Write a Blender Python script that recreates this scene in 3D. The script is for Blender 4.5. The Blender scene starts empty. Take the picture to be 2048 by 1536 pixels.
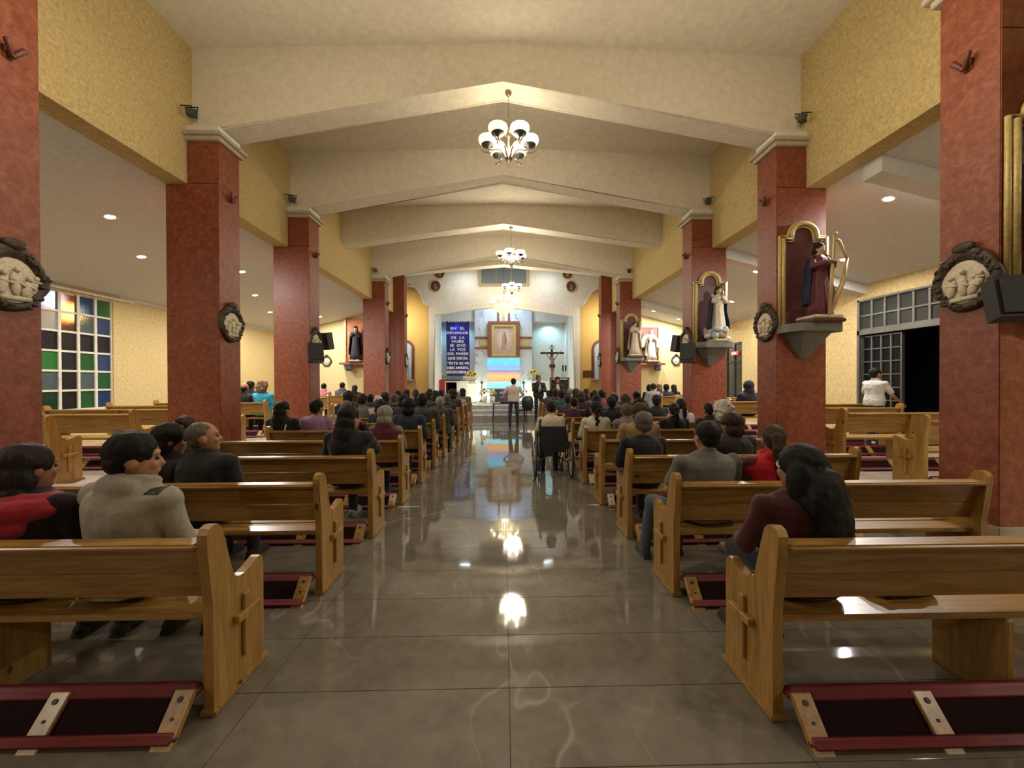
import bpy, bmesh, math, random
from math import sin, cos, pi, radians as R
from mathutils import Vector as V, Matrix as M, noise
import mathutils
random.seed(7)
S = bpy.context.scene
C = S.collection
# ------------------------------------------------------------------ camera
F, YAW, PIT, ROL, H = 770.0, .0205, -.0065, -.0034, 1.5
cy_, sy_, cp_, sp_, cr_, sr_ = cos(YAW), sin(YAW), cos(PIT), sin(PIT), cos(ROL), sin(ROL)
XC = V((cy_, -sy_, 0)); Y0 = V((sy_, cy_, 0)); ZZ = V((0, 0, 1))
FW = cp_ * Y0 + sp_ * ZZ; UP0 = -sp_ * Y0 + cp_ * ZZ
RT = cr_ * XC + sr_ * UP0; UP = -sr_ * XC + cr_ * UP0
cam = bpy.data.cameras.new('camera'); cam.sensor_fit = 'HORIZONTAL'; cam.sensor_width = 36; cam.lens = F / 2048 * 36
cam.clip_start = .05; cam.clip_end = 200
camo = bpy.data.objects.new('camera', cam); C.objects.link(camo)
mw = M((RT, UP, -FW)).transposed().to_4x4(); mw.translation = V((0, 0, H)); camo.matrix_world = mw
S.camera = camo
def P(px, py, Y):
    """real-world point seen at a pixel of the survey, at nave depth Y (metres from the viewpoint)"""
    d = FW + RT * ((px - 1024) / F) - UP * ((py - 768) / F)
    return V((0, 0, H)) + d * (Y / d.y)
# ------------------------------------------------------------------ world, exposure, lights
w = bpy.data.worlds.new('night'); S.world = w; w.use_nodes = True
w.node_tree.nodes['Background'].inputs[0].default_value = (.03, .04, .07, 1)
w.node_tree.nodes['Background'].inputs[1].default_value = .25
S.view_settings.view_transform = 'Standard'; S.view_settings.look = 'None'
S.view_settings.exposure = 0.3; S.view_settings.gamma = 1; S.view_settings.use_curve_mapping = False
S.cycles.use_denoising = True; S.cycles.use_adaptive_sampling = True; S.cycles.adaptive_threshold = .02
S.cycles.max_bounces = 6; S.cycles.diffuse_bounces = 3; S.cycles.glossy_bounces = 3; S.cycles.transmission_bounces = 4
S.cycles.caustics_reflective = False; S.cycles.caustics_refractive = False; S.cycles.sample_clamp_indirect = 4
WARM = (1, .87, .66); WARM2 = (1, .91, .76); COOL = (.80, .92, 1.0)
def light(kind, name, loc, power, col, size=.2, rot=None, spot=None):
    l = bpy.data.lights.new(name, kind); l.energy = power; l.color = col
    if kind == 'AREA': l.shape = 'DISK'; l.size = size
    else: l.shadow_soft_size = size
    if kind == 'SPOT': l.spot_size = spot or R(120); l.spot_blend = .8
    o = bpy.data.objects.new(name, l); o.location = loc
    if rot is not None: o.rotation_euler = rot
    C.objects.link(o); return o
# structure numbers (metres)
AL, BR = 3.957, 3.909                    # nave faces of the pillars
PW, PD, PE = .723, .426, .4267           # pillar width, depth, inset of the wall above
PY = lambda k: .4714 + 2.487 * k         # front plane of pillar line k
HC, HL = 4.84, 4.256                     # capital underside, lintel underside
AF = .25                                 # raised aisle floors
XL, XR = -8.5, 7.6                       # outer walls
YE = 15.0                                # end walls of the aisles
ZLW, ZRW = 3.40, 3.51                    # aisle ceiling at outer walls
SLL = (HL - ZLW) / (-XL - (AL + PW)); SLR = (HL - ZRW) / (XR - (BR + PW))
CH = [(.08, 5.75, 4.99), (.21, 10.72, 4.93), (.33, 15.6, 5.27)]
DLL = [(220, 433), (283, 513), (484, 543), (510, 590), (540, 624), (640, 633)]
DLR = [(1777, 397), (1688, 519), (1513, 543), (1463, 603), (1307, 622), (1357, 638)]
def on_ceiling(px, py, left):
    lo, hi = 2.0, 40.0
    for _ in range(60):
        m_ = (lo + hi) / 2; p = P(px, py, m_)
        zc = HL - (SLL if left else SLR) * (abs(p.x) - ((AL if left else BR) + PW))
        if p.z < zc: lo = m_
        else: hi = m_
    return P(px, py, lo)
DL = [(on_ceiling(*q, True), True) for q in DLL] + [(on_ceiling(*q, False), False) for q in DLR]
for p, lf in DL:
    light('AREA', 'downlight_beam', p + V((0, 0, -.02)), 70, (1, .95, .88), .14, (0, -math.atan(SLL) if lf else math.atan(SLR), 0))
for k, lf in ((0, 1), (0, 0), (-1, 1), (-1, 0)):   # the lamps of the bays behind the viewpoint
    light('AREA', 'downlight_beam', ((-5.9 if lf else 5.6), .9 + 2.9 * k, 3.6), 55, WARM2, .14)
for (x, y, z), e in zip(CH, (74, 150, 110)):
    light('POINT', 'chandelier_glow', (x, y, z - .05), e, WARM, .36)
light('POINT', 'chandelier_glow', (0, .5, 4.9), 26, WARM, .45)
for sg in (-1, 1): light('POINT', 'hidden_fill', (sg * 2.3, 3.0, 4.4), 68, WARM, .35)  # unseen fill lights without fittings, added to brighten ceiling and beam faces
light('POINT', 'crystal_glow', (.05, 16.45, 4.7), 20, WARM2, .3)
for sg in (-1, 1): light('AREA', 'transept_fill', (sg * 4.7, 16.4, 4.6), 40, WARM2, .4, (R(40), 0, 0))  # unseen fill, added to brighten the golden walls beside the arch
light('AREA', 'sanctuary_lamp', (-1.7, 16.4, 6.3), 12, COOL, .5, (R(14), 0, 0))
light('AREA', 'sanctuary_lamp', (1.9, 16.4, 6.3), 12, COOL, .5, (R(14), 0, 0))
YF, YB, PLZ = 17.3, 19.3, .53            # sanctuary arch plane, back wall, platform height
# sanctuary lamps
for x, y in ((915, 643), (1099, 643)):
    Y = YB + .3; p = P(x, y, Y)
    light('SPOT', 'niche_spot', (p.x, YB + .22, P(1003, 642.5, YB).z - .08), 60 if x > 1000 else 60, (.30, .74, 1.0), .06, (R(8), 0, 0), R(150))
light('AREA', 'recess_lamp', (0, YF + .9, 6.0), 60, (.66, .82, 1), .8, (R(10), 0, 0))
light('POINT', 'pedestal_lamp', (P(943, 785, 18.2).x, 18.2, 1.0), 16, (1, .9, .55), .12)
light('POINT', 'altar_lamp', (P(1062, 790, 18.6).x, 18.7, .9), 22, (.75, 1, .9), .12)
light('POINT', 'altar_lamp', (P(968, 790, 18.6).x, 18.7, .9), 14, (.75, 1, .9), .12)
# ------------------------------------------------------------------ materials
MATS = {}
def nodes(name):
    m = bpy.data.materials.new(name); m.use_nodes = True
    nt = m.node_tree; b = nt.nodes['Principled BSDF']
    return m, nt, b
def N(nt, t, **kw):
    n = nt.nodes.new(t)
    for k, v in kw.items(): setattr(n, k, v)
    return n
def lk(nt, a, b): nt.links.new(a, b)
def coords(nt, kind, scale=(1, 1, 1)):
    mp = N(nt, 'ShaderNodeMapping'); mp.inputs['Scale'].default_value = scale
    if kind == 'pos': lk(nt, N(nt, 'ShaderNodeNewGeometry').outputs['Position'], mp.inputs[0])
    else: lk(nt, N(nt, 'ShaderNodeTexCoord').outputs[kind], mp.inputs[0])
    return mp.outputs[0]
def noi(nt, vec, scale, detail=4, rough=.55, dist=0):
    n = N(nt, 'ShaderNodeTexNoise'); n.inputs['Scale'].default_value = scale; n.inputs['Detail'].default_value = detail
    n.inputs['Roughness'].default_value = rough; n.inputs['Distortion'].default_value = dist
    if vec is not None: lk(nt, vec, n.inputs['Vector'])
    return n.outputs['Fac']
def ramp(nt, fac, stops):
    r = N(nt, 'ShaderNodeValToRGB'); e = r.color_ramp.elements
    while len(e) < len(stops): e.new(.5)
    for q, (p, c) in zip(e, stops): q.position = p; q.color = (*c, 1)
    lk(nt, fac, r.inputs[0]); return r.outputs[0]
def mixc(nt, fac, a, b, mode='MIX'):
    n = N(nt, 'ShaderNodeMix', data_type='RGBA', blend_type=mode)
    for s, v in ((0, fac), (6, a), (7, b)):
        if hasattr(v, 'links'): lk(nt, v, n.inputs[s])
        else: n.inputs[s].default_value = v if s == 0 else (*v[:3], 1)
    return n.outputs[2]
def bump(nt, b, h, st, dist=.01):
    n = N(nt, 'ShaderNodeBump'); n.inputs['Strength'].default_value = st; n.inputs['Distance'].default_value = dist
    lk(nt, h, n.inputs['Height']); lk(nt, n.outputs[0], b.inputs['Normal'])
def plain(name, col, rough=.6, metal=0, var=.12, nscale=12, bmp=0, emit=0, ecol=None, spec=None):
    if name in MATS: return MATS[name]
    m, nt, b = nodes(name)
    f = noi(nt, coords(nt, 'Object'), nscale)
    c = ramp(nt, f, [(.3, tuple(x * (1 - var) for x in col)), (.7, tuple(min(1, x * (1 + var)) for x in col))])
    lk(nt, c, b.inputs['Base Color']); b.inputs['Roughness'].default_value = rough; b.inputs['Metallic'].default_value = metal
    if spec is not None: b.inputs['Specular IOR Level'].default_value = spec
    if bmp: bump(nt, b, f, bmp)
    if emit:
        b.inputs['Emission Color'].default_value = (*(ecol or col), 1); b.inputs['Emission Strength'].default_value = emit
    MATS[name] = m; return m
def tinted(name, rough, nscale, stretch=(1, 1, 1), var=.2, bmp=.3, sheen=0, spec=.3):
    """colour taken from the object, so that garments and hair share one material"""
    m, nt, b = nodes(name)
    oi = N(nt, 'ShaderNodeObjectInfo')
    v = coords(nt, 'Object', stretch)
    f = noi(nt, v, nscale, 5, .6)
    k = ramp(nt, f, [(.25, (1 - var,) * 3), (.75, (1 + var,) * 3)])
    lk(nt, mixc(nt, 1.0, oi.outputs['Color'], k, 'MULTIPLY'), b.inputs['Base Color'])
    b.inputs['Roughness'].default_value = rough; b.inputs['Specular IOR Level'].default_value = spec
    if sheen: b.inputs['Sheen Weight'].default_value = sheen
    bump(nt, b, f, bmp, .006); MATS[name] = m; return m
def stucco(name, c0, c1, scale=26, bmp=.55, rough=.85, stain=None):
    m, nt, b = nodes(name); v = coords(nt, 'pos')
    f = noi(nt, v, scale, 6, .65, .4); g = noi(nt, v, 1.3, 3)
    c = mixc(nt, g, ramp(nt, f, [(.3, c0), (.68, c1)]), ramp(nt, f, [(.3, tuple(x * .9 for x in c0)), (.7, tuple(x * 1.06 for x in c1))]))
    if stain:
        s = noi(nt, coords(nt, 'pos', (1, 1.0, 2.2)), 3.4, 6, .7)
        c = mixc(nt, ramp(nt, s, [(.72, (0, 0, 0)), (.76, (1, 1, 1))]), c, stain)
    lk(nt, c, b.inputs['Base Color']); b.inputs['Roughness'].default_value = rough; b.inputs['Specular IOR Level'].default_value = .25
    bump(nt, b, f, bmp, .012); MATS[name] = m; return m
YELLOW = stucco('yellow_stucco', (.46, .34, .145), (.67, .53, .26), stain=(.24, .15, .06))
YELLOW2 = stucco('gold_stucco', (.62, .40, .12), (.80, .56, .20))
CREAM = stucco('cream_plaster', (.72, .66, .54), (.80, .74, .61), 9, .12)
WHITE = stucco('white_plaster', (.72, .69, .62), (.80, .77, .70), 9, .1)
GREYC = stucco('aisle_plaster', (.60, .615, .61), (.67, .685, .675), 18, .2)
def m_pillar():
    m, nt, b = nodes('red_marbled_paint'); v = coords(nt, 'pos')
    f = noi(nt, v, 15, 8, .75, .5); g = noi(nt, v, 48, 5, .7, .5); h = noi(nt, v, 1.1, 2)
    c = ramp(nt, f, [(.30, (.14, .032, .016)), (.5, (.24, .062, .029)), (.70, (.36, .125, .065))])
    c = mixc(nt, ramp(nt, g, [(.60, (0, 0, 0)), (.72, (.4, .4, .4))]), c, (.46, .22, .13))
    c = mixc(nt, h, c, mixc(nt, 1.0, c, (.86, .80, .76), 'MULTIPLY'))
    lk(nt, c, b.inputs['Base Color']); b.inputs['Roughness'].default_value = .42
    bump(nt, b, g, .25, .006); return m
RED = m_pillar()
def m_wood(name, axis, c0, c1, c2, rough=.33):
    m, nt, b = nodes(name)
    oi = N(nt, 'ShaderNodeObjectInfo'); tc = N(nt, 'ShaderNodeTexCoord')
    ad = N(nt, 'ShaderNodeVectorMath', operation='ADD'); lk(nt, tc.outputs['Object'], ad.inputs[0])
    sc = N(nt, 'ShaderNodeVectorMath', operation='SCALE'); sc.inputs[0].default_value = (7, 5, 9); lk(nt, oi.outputs['Random'], sc.inputs['Scale'])
    lk(nt, sc.outputs[0], ad.inputs[1])
    mp = N(nt, 'ShaderNodeMapping'); mp.inputs['Scale'].default_value = (.9, 9, 9) if axis == 'x' else (9, 9, .9); lk(nt, ad.outputs[0], mp.inputs[0])
    f = noi(nt, mp.outputs[0], 2.2, 5, .6, 1.1); g = noi(nt, mp.outputs[0], 11, 3, .6)
    c = ramp(nt, f, [(.28, c0), (.5, c1), (.72, c2)])
    c = mixc(nt, ramp(nt, g, [(.45, (0, 0, 0)), (.75, (.45, .45, .45))]), c, c0)
    k = N(nt, 'ShaderNodeTexVoronoi'); k.inputs['Scale'].default_value = 2.6
    mp2 = N(nt, 'ShaderNodeMapping'); mp2.inputs['Scale'].default_value = (.8, 1.6, 1.6) if axis == 'x' else (1.6, 1.6, .8); lk(nt, ad.outputs[0], mp2.inputs[0])
    lk(nt, mp2.outputs[0], k.inputs['Vector'])
    c = mixc(nt, ramp(nt, k.outputs['Distance'], [(.045, (1, 1, 1)), (.075, (0, 0, 0))]), c, tuple(x * .25 for x in c0))
    lk(nt, c, b.inputs['Base Color']); b.inputs['Roughness'].default_value = rough
    b.inputs['Coat Weight'].default_value = .25; b.inputs['Coat Roughness'].default_value = .2
    bump(nt, b, g, .06, .004); MATS[name] = m; return m
WX = m_wood('pine_boards', 'x', (.19, .092, .016), (.33, .186, .044), (.44, .268, .082))
WZ = m_wood('pine_uprights', 'z', (.21, .10, .018), (.35, .195, .048), (.45, .27, .082))
WD = m_wood('dark_wood', 'x', (.045, .02, .01), (.08, .038, .02), (.12, .06, .03), .5)
def m_marble(name, c0, c1, vein, rough, pos='pos', joints=None, vs=1.0, wav=.02, vk=.34, vw=.0055):
    m, nt, b = nodes(name); v = coords(nt, pos)
    f = noi(nt, v, 2.1 * vs, 7, .62, .8); g = noi(nt, v, 14 * vs, 4)
    c = ramp(nt, f, [(.3, c0), (.7, c1)])
    c = mixc(nt, ramp(nt, g, [(.35, (0, 0, 0)), (.8, (.5, .5, .5))]), c, tuple(x * 1.25 for x in c1))
    vz = noi(nt, coords(nt, pos, (1.5, .6, 1)), .8 * vs, 3, .5, .3)
    sub = N(nt, 'ShaderNodeMath', operation='SUBTRACT'); lk(nt, vz, sub.inputs[0]); sub.inputs[1].default_value = .5
    ab = N(nt, 'ShaderNodeMath', operation='ABSOLUTE'); lk(nt, sub.outputs[0], ab.inputs[0])
    msk = noi(nt, v, .9 * vs, 2)
    vm = ramp(nt, ab.outputs[0], [(.0, (vk, vk, vk)), (vw, (0, 0, 0))])
    vm = mixc(nt, 1.0, vm, ramp(nt, msk, [(.44, (0, 0, 0)), (.60, (1, 1, 1))]), 'MULTIPLY')
    c = mixc(nt, vm, c, vein)
    if joints:
        br = N(nt, 'ShaderNodeTexBrick'); br.offset = 0; br.inputs['Scale'].default_value = 1
        br.inputs['Brick Width'].default_value = joints[0]; br.inputs['Row Height'].default_value = joints[1]
        br.inputs['Mortar Size'].default_value = .004; br.inputs['Mortar Smooth'].default_value = .1
        lk(nt, v, br.inputs['Vector']); c = mixc(nt, br.outputs['Fac'], c, tuple(x * .45 for x in c0))
    lk(nt, c, b.inputs['Base Color']); b.inputs['Roughness'].default_value = rough
    b.inputs['Specular IOR Level'].default_value = .75
    if wav:
        wv = noi(nt, v, 1.7, 2); bump(nt, b, wv, wav, .05)
    MATS[name] = m; return m
TILE = m_marble('grey_marble_tile', (.115, .104, .085), (.19, .172, .142), (.52, .49, .43), .05, wav=.035)
TILEF = m_marble('grey_marble_floor', (.115, .104, .085), (.19, .172, .142), (.52, .49, .43), .05, joints=(1.2, .395), wav=.035)
WMARB = m_marble('white_marble', (.50, .54, .60), (.68, .72, .78), (.16, .18, .24), .25, wav=0, vs=1.5, vk=.9, vw=.03)
STONE = m_marble('step_stone', (.28, .24, .19), (.42, .37, .30), (.6, .55, .5), .35, wav=0)
FAB = tinted('cloth', .92, 60, (1, 1, 1), .16, .22, .15)
HAIR = tinted('hair', .62, 26, (3.2, 3.2, .35), .6, 1.0, 0, .22)
SKIN = tinted('skin', .55, 14, (1, 1, 1), .06, .08)
LEATHER = plain('black_shoe_leather', (.016, .014, .013), .45)
BRASS = plain('aged_brass', (.30, .22, .11), .35, .9)
STEEL = plain('brushed_steel', (.35, .35, .36), .35, .9)
BLACK = plain('black_plastic', (.014, .015, .016), .5)
GREYST = plain('grey_painted_shelf', (.16, .17, .16), .6, bmp=.1)
GOLD = plain('gold_leaf_frame', (.58, .45, .18), .42, .1, .2, 30, .3)
CREAMW = plain('cream_moulding', (.46, .40, .29), .7)
CARVED = plain('carved_dark_wood', (.05, .032, .022), .55, 0, .5, 26, .9)
IVORY = plain('ivory_relief', (.62, .55, .42), .6, 0, .18, 30, .3)
REDPAD = plain('red_kneeler_vinyl', (.15, .013, .02), .55, 0, .2, 9, .15)
DARKRED = plain('dark_kneeler_board', (.016, .007, .007), .95, spec=.1)
BOLT = plain('dark_bolt', (.03, .02, .015), .5)
WFRAME = plain('cream_window_paint', (.62, .60, .50), .5)
ALU = plain('grey_aluminium', (.22, .22, .20), .35, .8)
LAMP = plain('lamp_glass', (1, .9, .7), .4, emit=22, ecol=(1, .86, .58))
SHADEG = plain('lit_glass_shade', (1, .88, .62), .35, emit=1.25, ecol=(1, .80, .45))
SHADEW = plain('lit_white_shade', (1, .95, .85), .35, emit=1.9, ecol=(1, .91, .72))
SMOKE = plain('dark_shade_holder', (.05, .05, .05), .35, .5)
CHROME = plain('chandelier_metal', (.45, .38, .28), .28, .9)
RIBMAT = plain('brown_wood_frame', (.26, .085, .045), .5)
# ------------------------------------------------------------------ mesh helpers
def box(bm, x0, x1, y0, y1, z0, z1, mt=None):
    r = bmesh.ops.create_cube(bm, size=1)
    T = M.Translation(((x0 + x1) / 2, (y0 + y1) / 2, (z0 + z1) / 2)) @ M.Diagonal((abs(x1 - x0), abs(y1 - y0), abs(z1 - z0), 1))
    if mt is not None: T = mt @ T
    bmesh.ops.transform(bm, matrix=T, verts=r['verts']); return r['verts']
def prism(bm, pts, vec):
    """closed polygon (list of points) extruded along vec"""
    a = [bm.verts.new(p) for p in pts]; b = [bm.verts.new(V(p) + V(vec)) for p in pts]
    bm.faces.new(a); bm.faces.new(b[::-1]); n = len(a)
    for i in range(n): bm.faces.new((a[i], b[i], b[(i + 1) % n], a[(i + 1) % n]))
def ring_loft(bm, rings, cap=True):
    vs = [[bm.verts.new(p) for p in r] for r in rings]; n = len(rings[0])
    for a, b in zip(vs, vs[1:]):
        for i in range(n): bm.faces.new((a[i], a[(i + 1) % n], b[(i + 1) % n], b[i]))
    if cap: bm.faces.new(vs[0][::-1]); bm.faces.new(vs[-1])
def frame_of(d):
    d = V(d).normalized(); a = V((0, 0, 1)) if abs(d.z) < .9 else V((1, 0, 0))
    u = d.cross(a).normalized(); return d, u, d.cross(u)
def tube(bm, pts, rad, n=8, cap=True):
    pts = [V(p) for p in pts]; rr = rad if isinstance(rad, (list, tuple)) else [rad] * len(pts)
    rings = []; u0 = None
    for i, p in enumerate(pts):
        d = (pts[min(i + 1, len(pts) - 1)] - pts[max(i - 1, 0)])
        d, u, v = frame_of(d)
        if u0 is not None:
            u = (u0 - d * u0.dot(d)).normalized(); v = d.cross(u)
        u0 = u
        rings.append([p + (u * cos(t) + v * sin(t)) * rr[i] for t in [2 * pi * k / n for k in range(n)]])
    ring_loft(bm, rings, cap)
def capsule(bm, a, b, ra, rb, n=12):
    a, b = V(a), V(b); d = (b - a); L = d.length or 1e-4; d = d / L
    pts, rr = [], []
    for t in (-80, -45, -15): pts.append(a + d * ra * sin(R(t))); rr.append(ra * cos(R(t)))
    for t in (15, 45, 80): pts.append(b + d * rb * sin(R(t))); rr.append(rb * cos(R(t)))
    tube(bm, pts, rr, n)
def ell(bm, c, r, rot=None, u=14, v=9):
    q = bmesh.ops.create_uvsphere(bm, u_segments=u, v_segments=v, radius=1)
    T = M.Translation(V(c)) @ (rot.to_4x4() if rot is not None else M.Identity(4)) @ M.Diagonal((*r, 1))
    bmesh.ops.transform(bm, matrix=T, verts=q['verts']); return q['verts']
def lathe(bm, prof, c=(0, 0, 0), n=20, a0=0, a1=2 * pi, sx=1, sy=1):
    c = V(c); full = abs(a1 - a0 - 2 * pi) < 1e-6; m_ = n if full else n + 1
    cols = [[bm.verts.new(c + V((r * cos(t) * sx, r * sin(t) * sy, z))) for r, z in prof] for t in [a0 + (a1 - a0) * k / n for k in range(m_)]]
    for i in range(n):
        a, b = cols[i], cols[(i + 1) % m_]
        for j in range(len(prof) - 1): bm.faces.new((a[j], b[j], b[j + 1], a[j + 1]))
def fin(bm, name, mat=None, smooth=False, bev=0, seg=2):
    if bev:
        es = [e for e in bm.edges if len(e.link_faces) == 2 and e.calc_face_angle(0) > .6]
        bmesh.ops.bevel(bm, geom=es, offset=bev, segments=seg, affect='EDGES', clamp_overlap=True)
    bmesh.ops.recalc_face_normals(bm, faces=bm.faces[:])
    me = bpy.data.meshes.new(name); bm.to_mesh(me); bm.free()
    if mat: me.materials.append(mat)
    if smooth:
        for p in me.polygons: p.use_smooth = True
    return me
KIDS = {}
def obj(name, me, parent=None, loc=None, rotz=None, color=None):
    o = bpy.data.objects.new(name, me); C.objects.link(o)
    if parent is not None: o.parent = parent; KIDS.setdefault(parent.name, []).append(o)
    if loc is not None: o.location = loc
    if rotz is not None: o.rotation_euler = (0, 0, rotz)
    if color is not None: o.color = (*color, 1)
    return o
def B(): return bmesh.new()
def part(name, bm, mat, parent=None, smooth=False, bev=0, **kw): return obj(name, fin(bm, name, mat, smooth, bev), parent, **kw)
def tag(o, label, cat, group=None, kind=None):
    o['label'] = label; o['category'] = cat
    if group: o['group'] = group
    if kind: o['kind'] = kind
    return o
def thing(name, label, cat, loc=(0, 0, 0), rotz=0, group=None):
    o = bpy.data.objects.new(name, None); o.empty_display_size = .1; C.objects.link(o); o.location = loc; o.rotation_euler = (0, 0, rotz)
    return tag(o, label, cat, group)
def struct(name, bm, mat, label, cat, parent=None, smooth=False, bev=0):
    o = part(name, bm, mat, parent, smooth, bev)
    return tag(o, label, cat, kind='structure')
def dup(o, parent=None):
    c = o.copy(); C.objects.link(c); c.parent = parent
    if parent is not None: KIDS.setdefault(parent.name, []).append(c)
    for ch in list(KIDS.get(o.name, [])): dup(ch, c)
    return c
# ================================================================== STRUCTURE
# ---- floor: slab, single tiles in the near nave, plain polished slab beyond
YT = 7.80; TP = .395; TW = 1.2; XJ = .02
bm = B(); box(bm, -AL - .1, BR + .1, -4, YT, -.14, -.016); box(bm, -AL - .1, BR + .1, YT, 15.25, -.14, 0)
floor = struct('floor', bm, TILEF, 'polished grey marble floor of the nave and its central aisle', 'floor')
tm = B(); box(tm, -TW / 2 + .0015, TW / 2 - .0015, -TP / 2 + .0015, TP / 2 - .0015, -.016, 0)
tme = fin(tm, 'tile', TILE, bev=.0012, seg=1)
rows = int((YT - .1) / TP)
for j in range(rows):
    for i in range(-3, 4):
        t = obj('tile', tme, floor, (XJ + TW * (i + .5), YT - TP * (j + .5), 0))
bm = B(); box(bm, XL - .1, -AL + .06, -4, YE + .3, -.14, AF)
struct('floor_left', bm, STONE, 'raised grey stone aisle floor beneath the coloured glass window', 'floor')
bm = B(); box(bm, BR - .06, XR + .1, -4, YE + .3, -.14, AF)
struct('floor_right', bm, STONE, 'raised grey stone aisle floor beside the dark glazed doorway', 'floor')
# ---- pillars with stepped capitals
pill = {}
def pillar(side, k, top=HC, cap=True):
    sg = -1 if side == 'L' else 1; a = AL if side == 'L' else BR
    x0, x1 = sg * a, sg * (a + PW); y = PY(k)
    bm = B(); box(bm, min(x0, x1), max(x0, x1), y, y + PD, AF - .01, HL + .02)
    xi = sg * (a + PE + .01)
    box(bm, min(x0, xi), max(x0, xi), y, y + PD, HL, top)
    bmesh.ops.remove_doubles(bm, verts=bm.verts[:], dist=1e-5)
    nm = {1: 'first', 2: 'second', 3: 'third', 5: 'fourth', 6: 'last'}.get(k, 'rearmost')
    o = struct('pillar', bm, RED, f'{nm} red marbled pillar on the {"window" if side == "L" else "statue"} side, counted from the back pews', 'pillar', bev=.006)
    bm = B(); box(bm, min(x0, x1) - .012, max(x0, x1) + .012, y - .012, y + PD + .012, AF - .005, AF + .085)
    part('plinth', bm, STONE, o, bev=.006)
    if cap:
        def slab(nm_, out, z0, z1, m_):
            q = B(); xa, xb = sg * (a - out), sg * (a + PE + .02)
            box(q, min(xa, xb), max(xa, xb), y - out, y + PD + out, z0, z1); part(nm_, q, m_, o, bev=.008)
        slab('capital_moulding', .045, HC, HC + .065, CREAMW)
        slab('capital_moulding', .085, HC + .06, HC + .115, CREAMW)
        slab('capital_block', .015, HC + .11, HC + .22, WHITE)
    pill[side, k] = o; return o
for k in (1, 2, 3, 5): pillar('L', k); pillar('R', k)
for k in (0, -1): pillar('L', k); pillar('R', k)
pillar('L', 6, 5.75, False); pillar('R', 6, 5.75, False)
# ---- walls above the arcades
for side, sg, a in (('left', -1, AL), ('right', 1, BR)):
    xs = sorted((sg * (a + PE), sg * (a + PW)))
    bm = B(); box(bm, xs[0], xs[1], -4, PY(6) + PD, HL, 6.5)
    struct(f'wall_{side}_nave', bm, YELLOW, f'rough yellow wall above the pillars on the {"window" if side == "left" else "statue"} side', 'wall')
# ---- nave ceiling (two slightly sloping slabs) and transverse beams
ZR, ZS = 6.36, 6.20; XW = 4.45
bm = B()
prism(bm, [(-XW, -4, ZS), (0, -4, ZR), (XW, -4, ZS), (XW, -4, ZS + .3), (-XW, -4, ZS + .3)], (0, PY(6) + PD + 4.05, 0))
struct('ceiling', bm, CREAM, 'low-pitched cream ceiling over the nave', 'ceiling')
def beam(k, zc=5.82, zs=5.02, yb=.40, lab=''):
    y = PY(k) + .10; bm = B()
    prism(bm, [(-XW, y, zs - .02), (0, y, zc), (XW, y, zs - .02), (XW, y, 6.4), (0, y, 6.5), (-XW, y, 6.4)], (0, yb, 0))
    bmesh.ops.bevel(bm, geom=[e for e in bm.edges if abs(e.verts[0].co.y - e.verts[1].co.y) < .01 and min(e.verts[0].co.z, e.verts[1].co.z) < 5.9], offset=.02, segments=2, affect='EDGES')
    struct('beam', bm, CREAM, lab, 'beam')
names = {-1: 'gabled cream beam over the back of the nave, behind the viewer', 0: 'gabled cream beam directly overhead at the back', 1: 'gabled cream beam between the first pair of pillars',
         2: 'gabled cream beam carrying the hook of the big bowl chandelier', 3: 'gabled cream beam between the third pair of pillars',
         4: 'gabled cream beam resting on the walls with no pillars', 5: 'gabled cream beam on the fourth pair of pillars'}
for k, l in names.items(): beam(k, lab=l, zs=5.02 if k != 4 else 5.22)
y6 = PY(6) + .02
bm = B(); prism(bm, [(-XW - .6, y6, 5.72), (0, y6, 6.18), (XW + .6, y6, 5.72), (XW + .6, y6, 8.8), (-XW - .6, y6, 8.8)], (0, .40, 0))
struct('beam', bm, CREAM, 'flat gabled beam at the mouth of the sanctuary, on the last pillars', 'beam')
# ---- aisles: outer walls, sloping ceilings, end walls
def wall_x(name, x, th, ys, z1, holes, mat, label):
    """wall in the plane x, from ys[0] to ys[1], with rectangular holes (y0,y1,z0,z1)"""
    bm = B(); xa, xb = sorted((x, x + th)); yy = ys[0]
    for (a, b, c, d) in sorted(holes):
        box(bm, xa, xb, yy, a, 0, z1)
        if c > .01: box(bm, xa, xb, a, b, 0, c)
        box(bm, xa, xb, a, b, d, z1); yy = b
    box(bm, xa, xb, yy, ys[1], 0, z1)
    return struct(name, bm, mat, label, 'wall')
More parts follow.
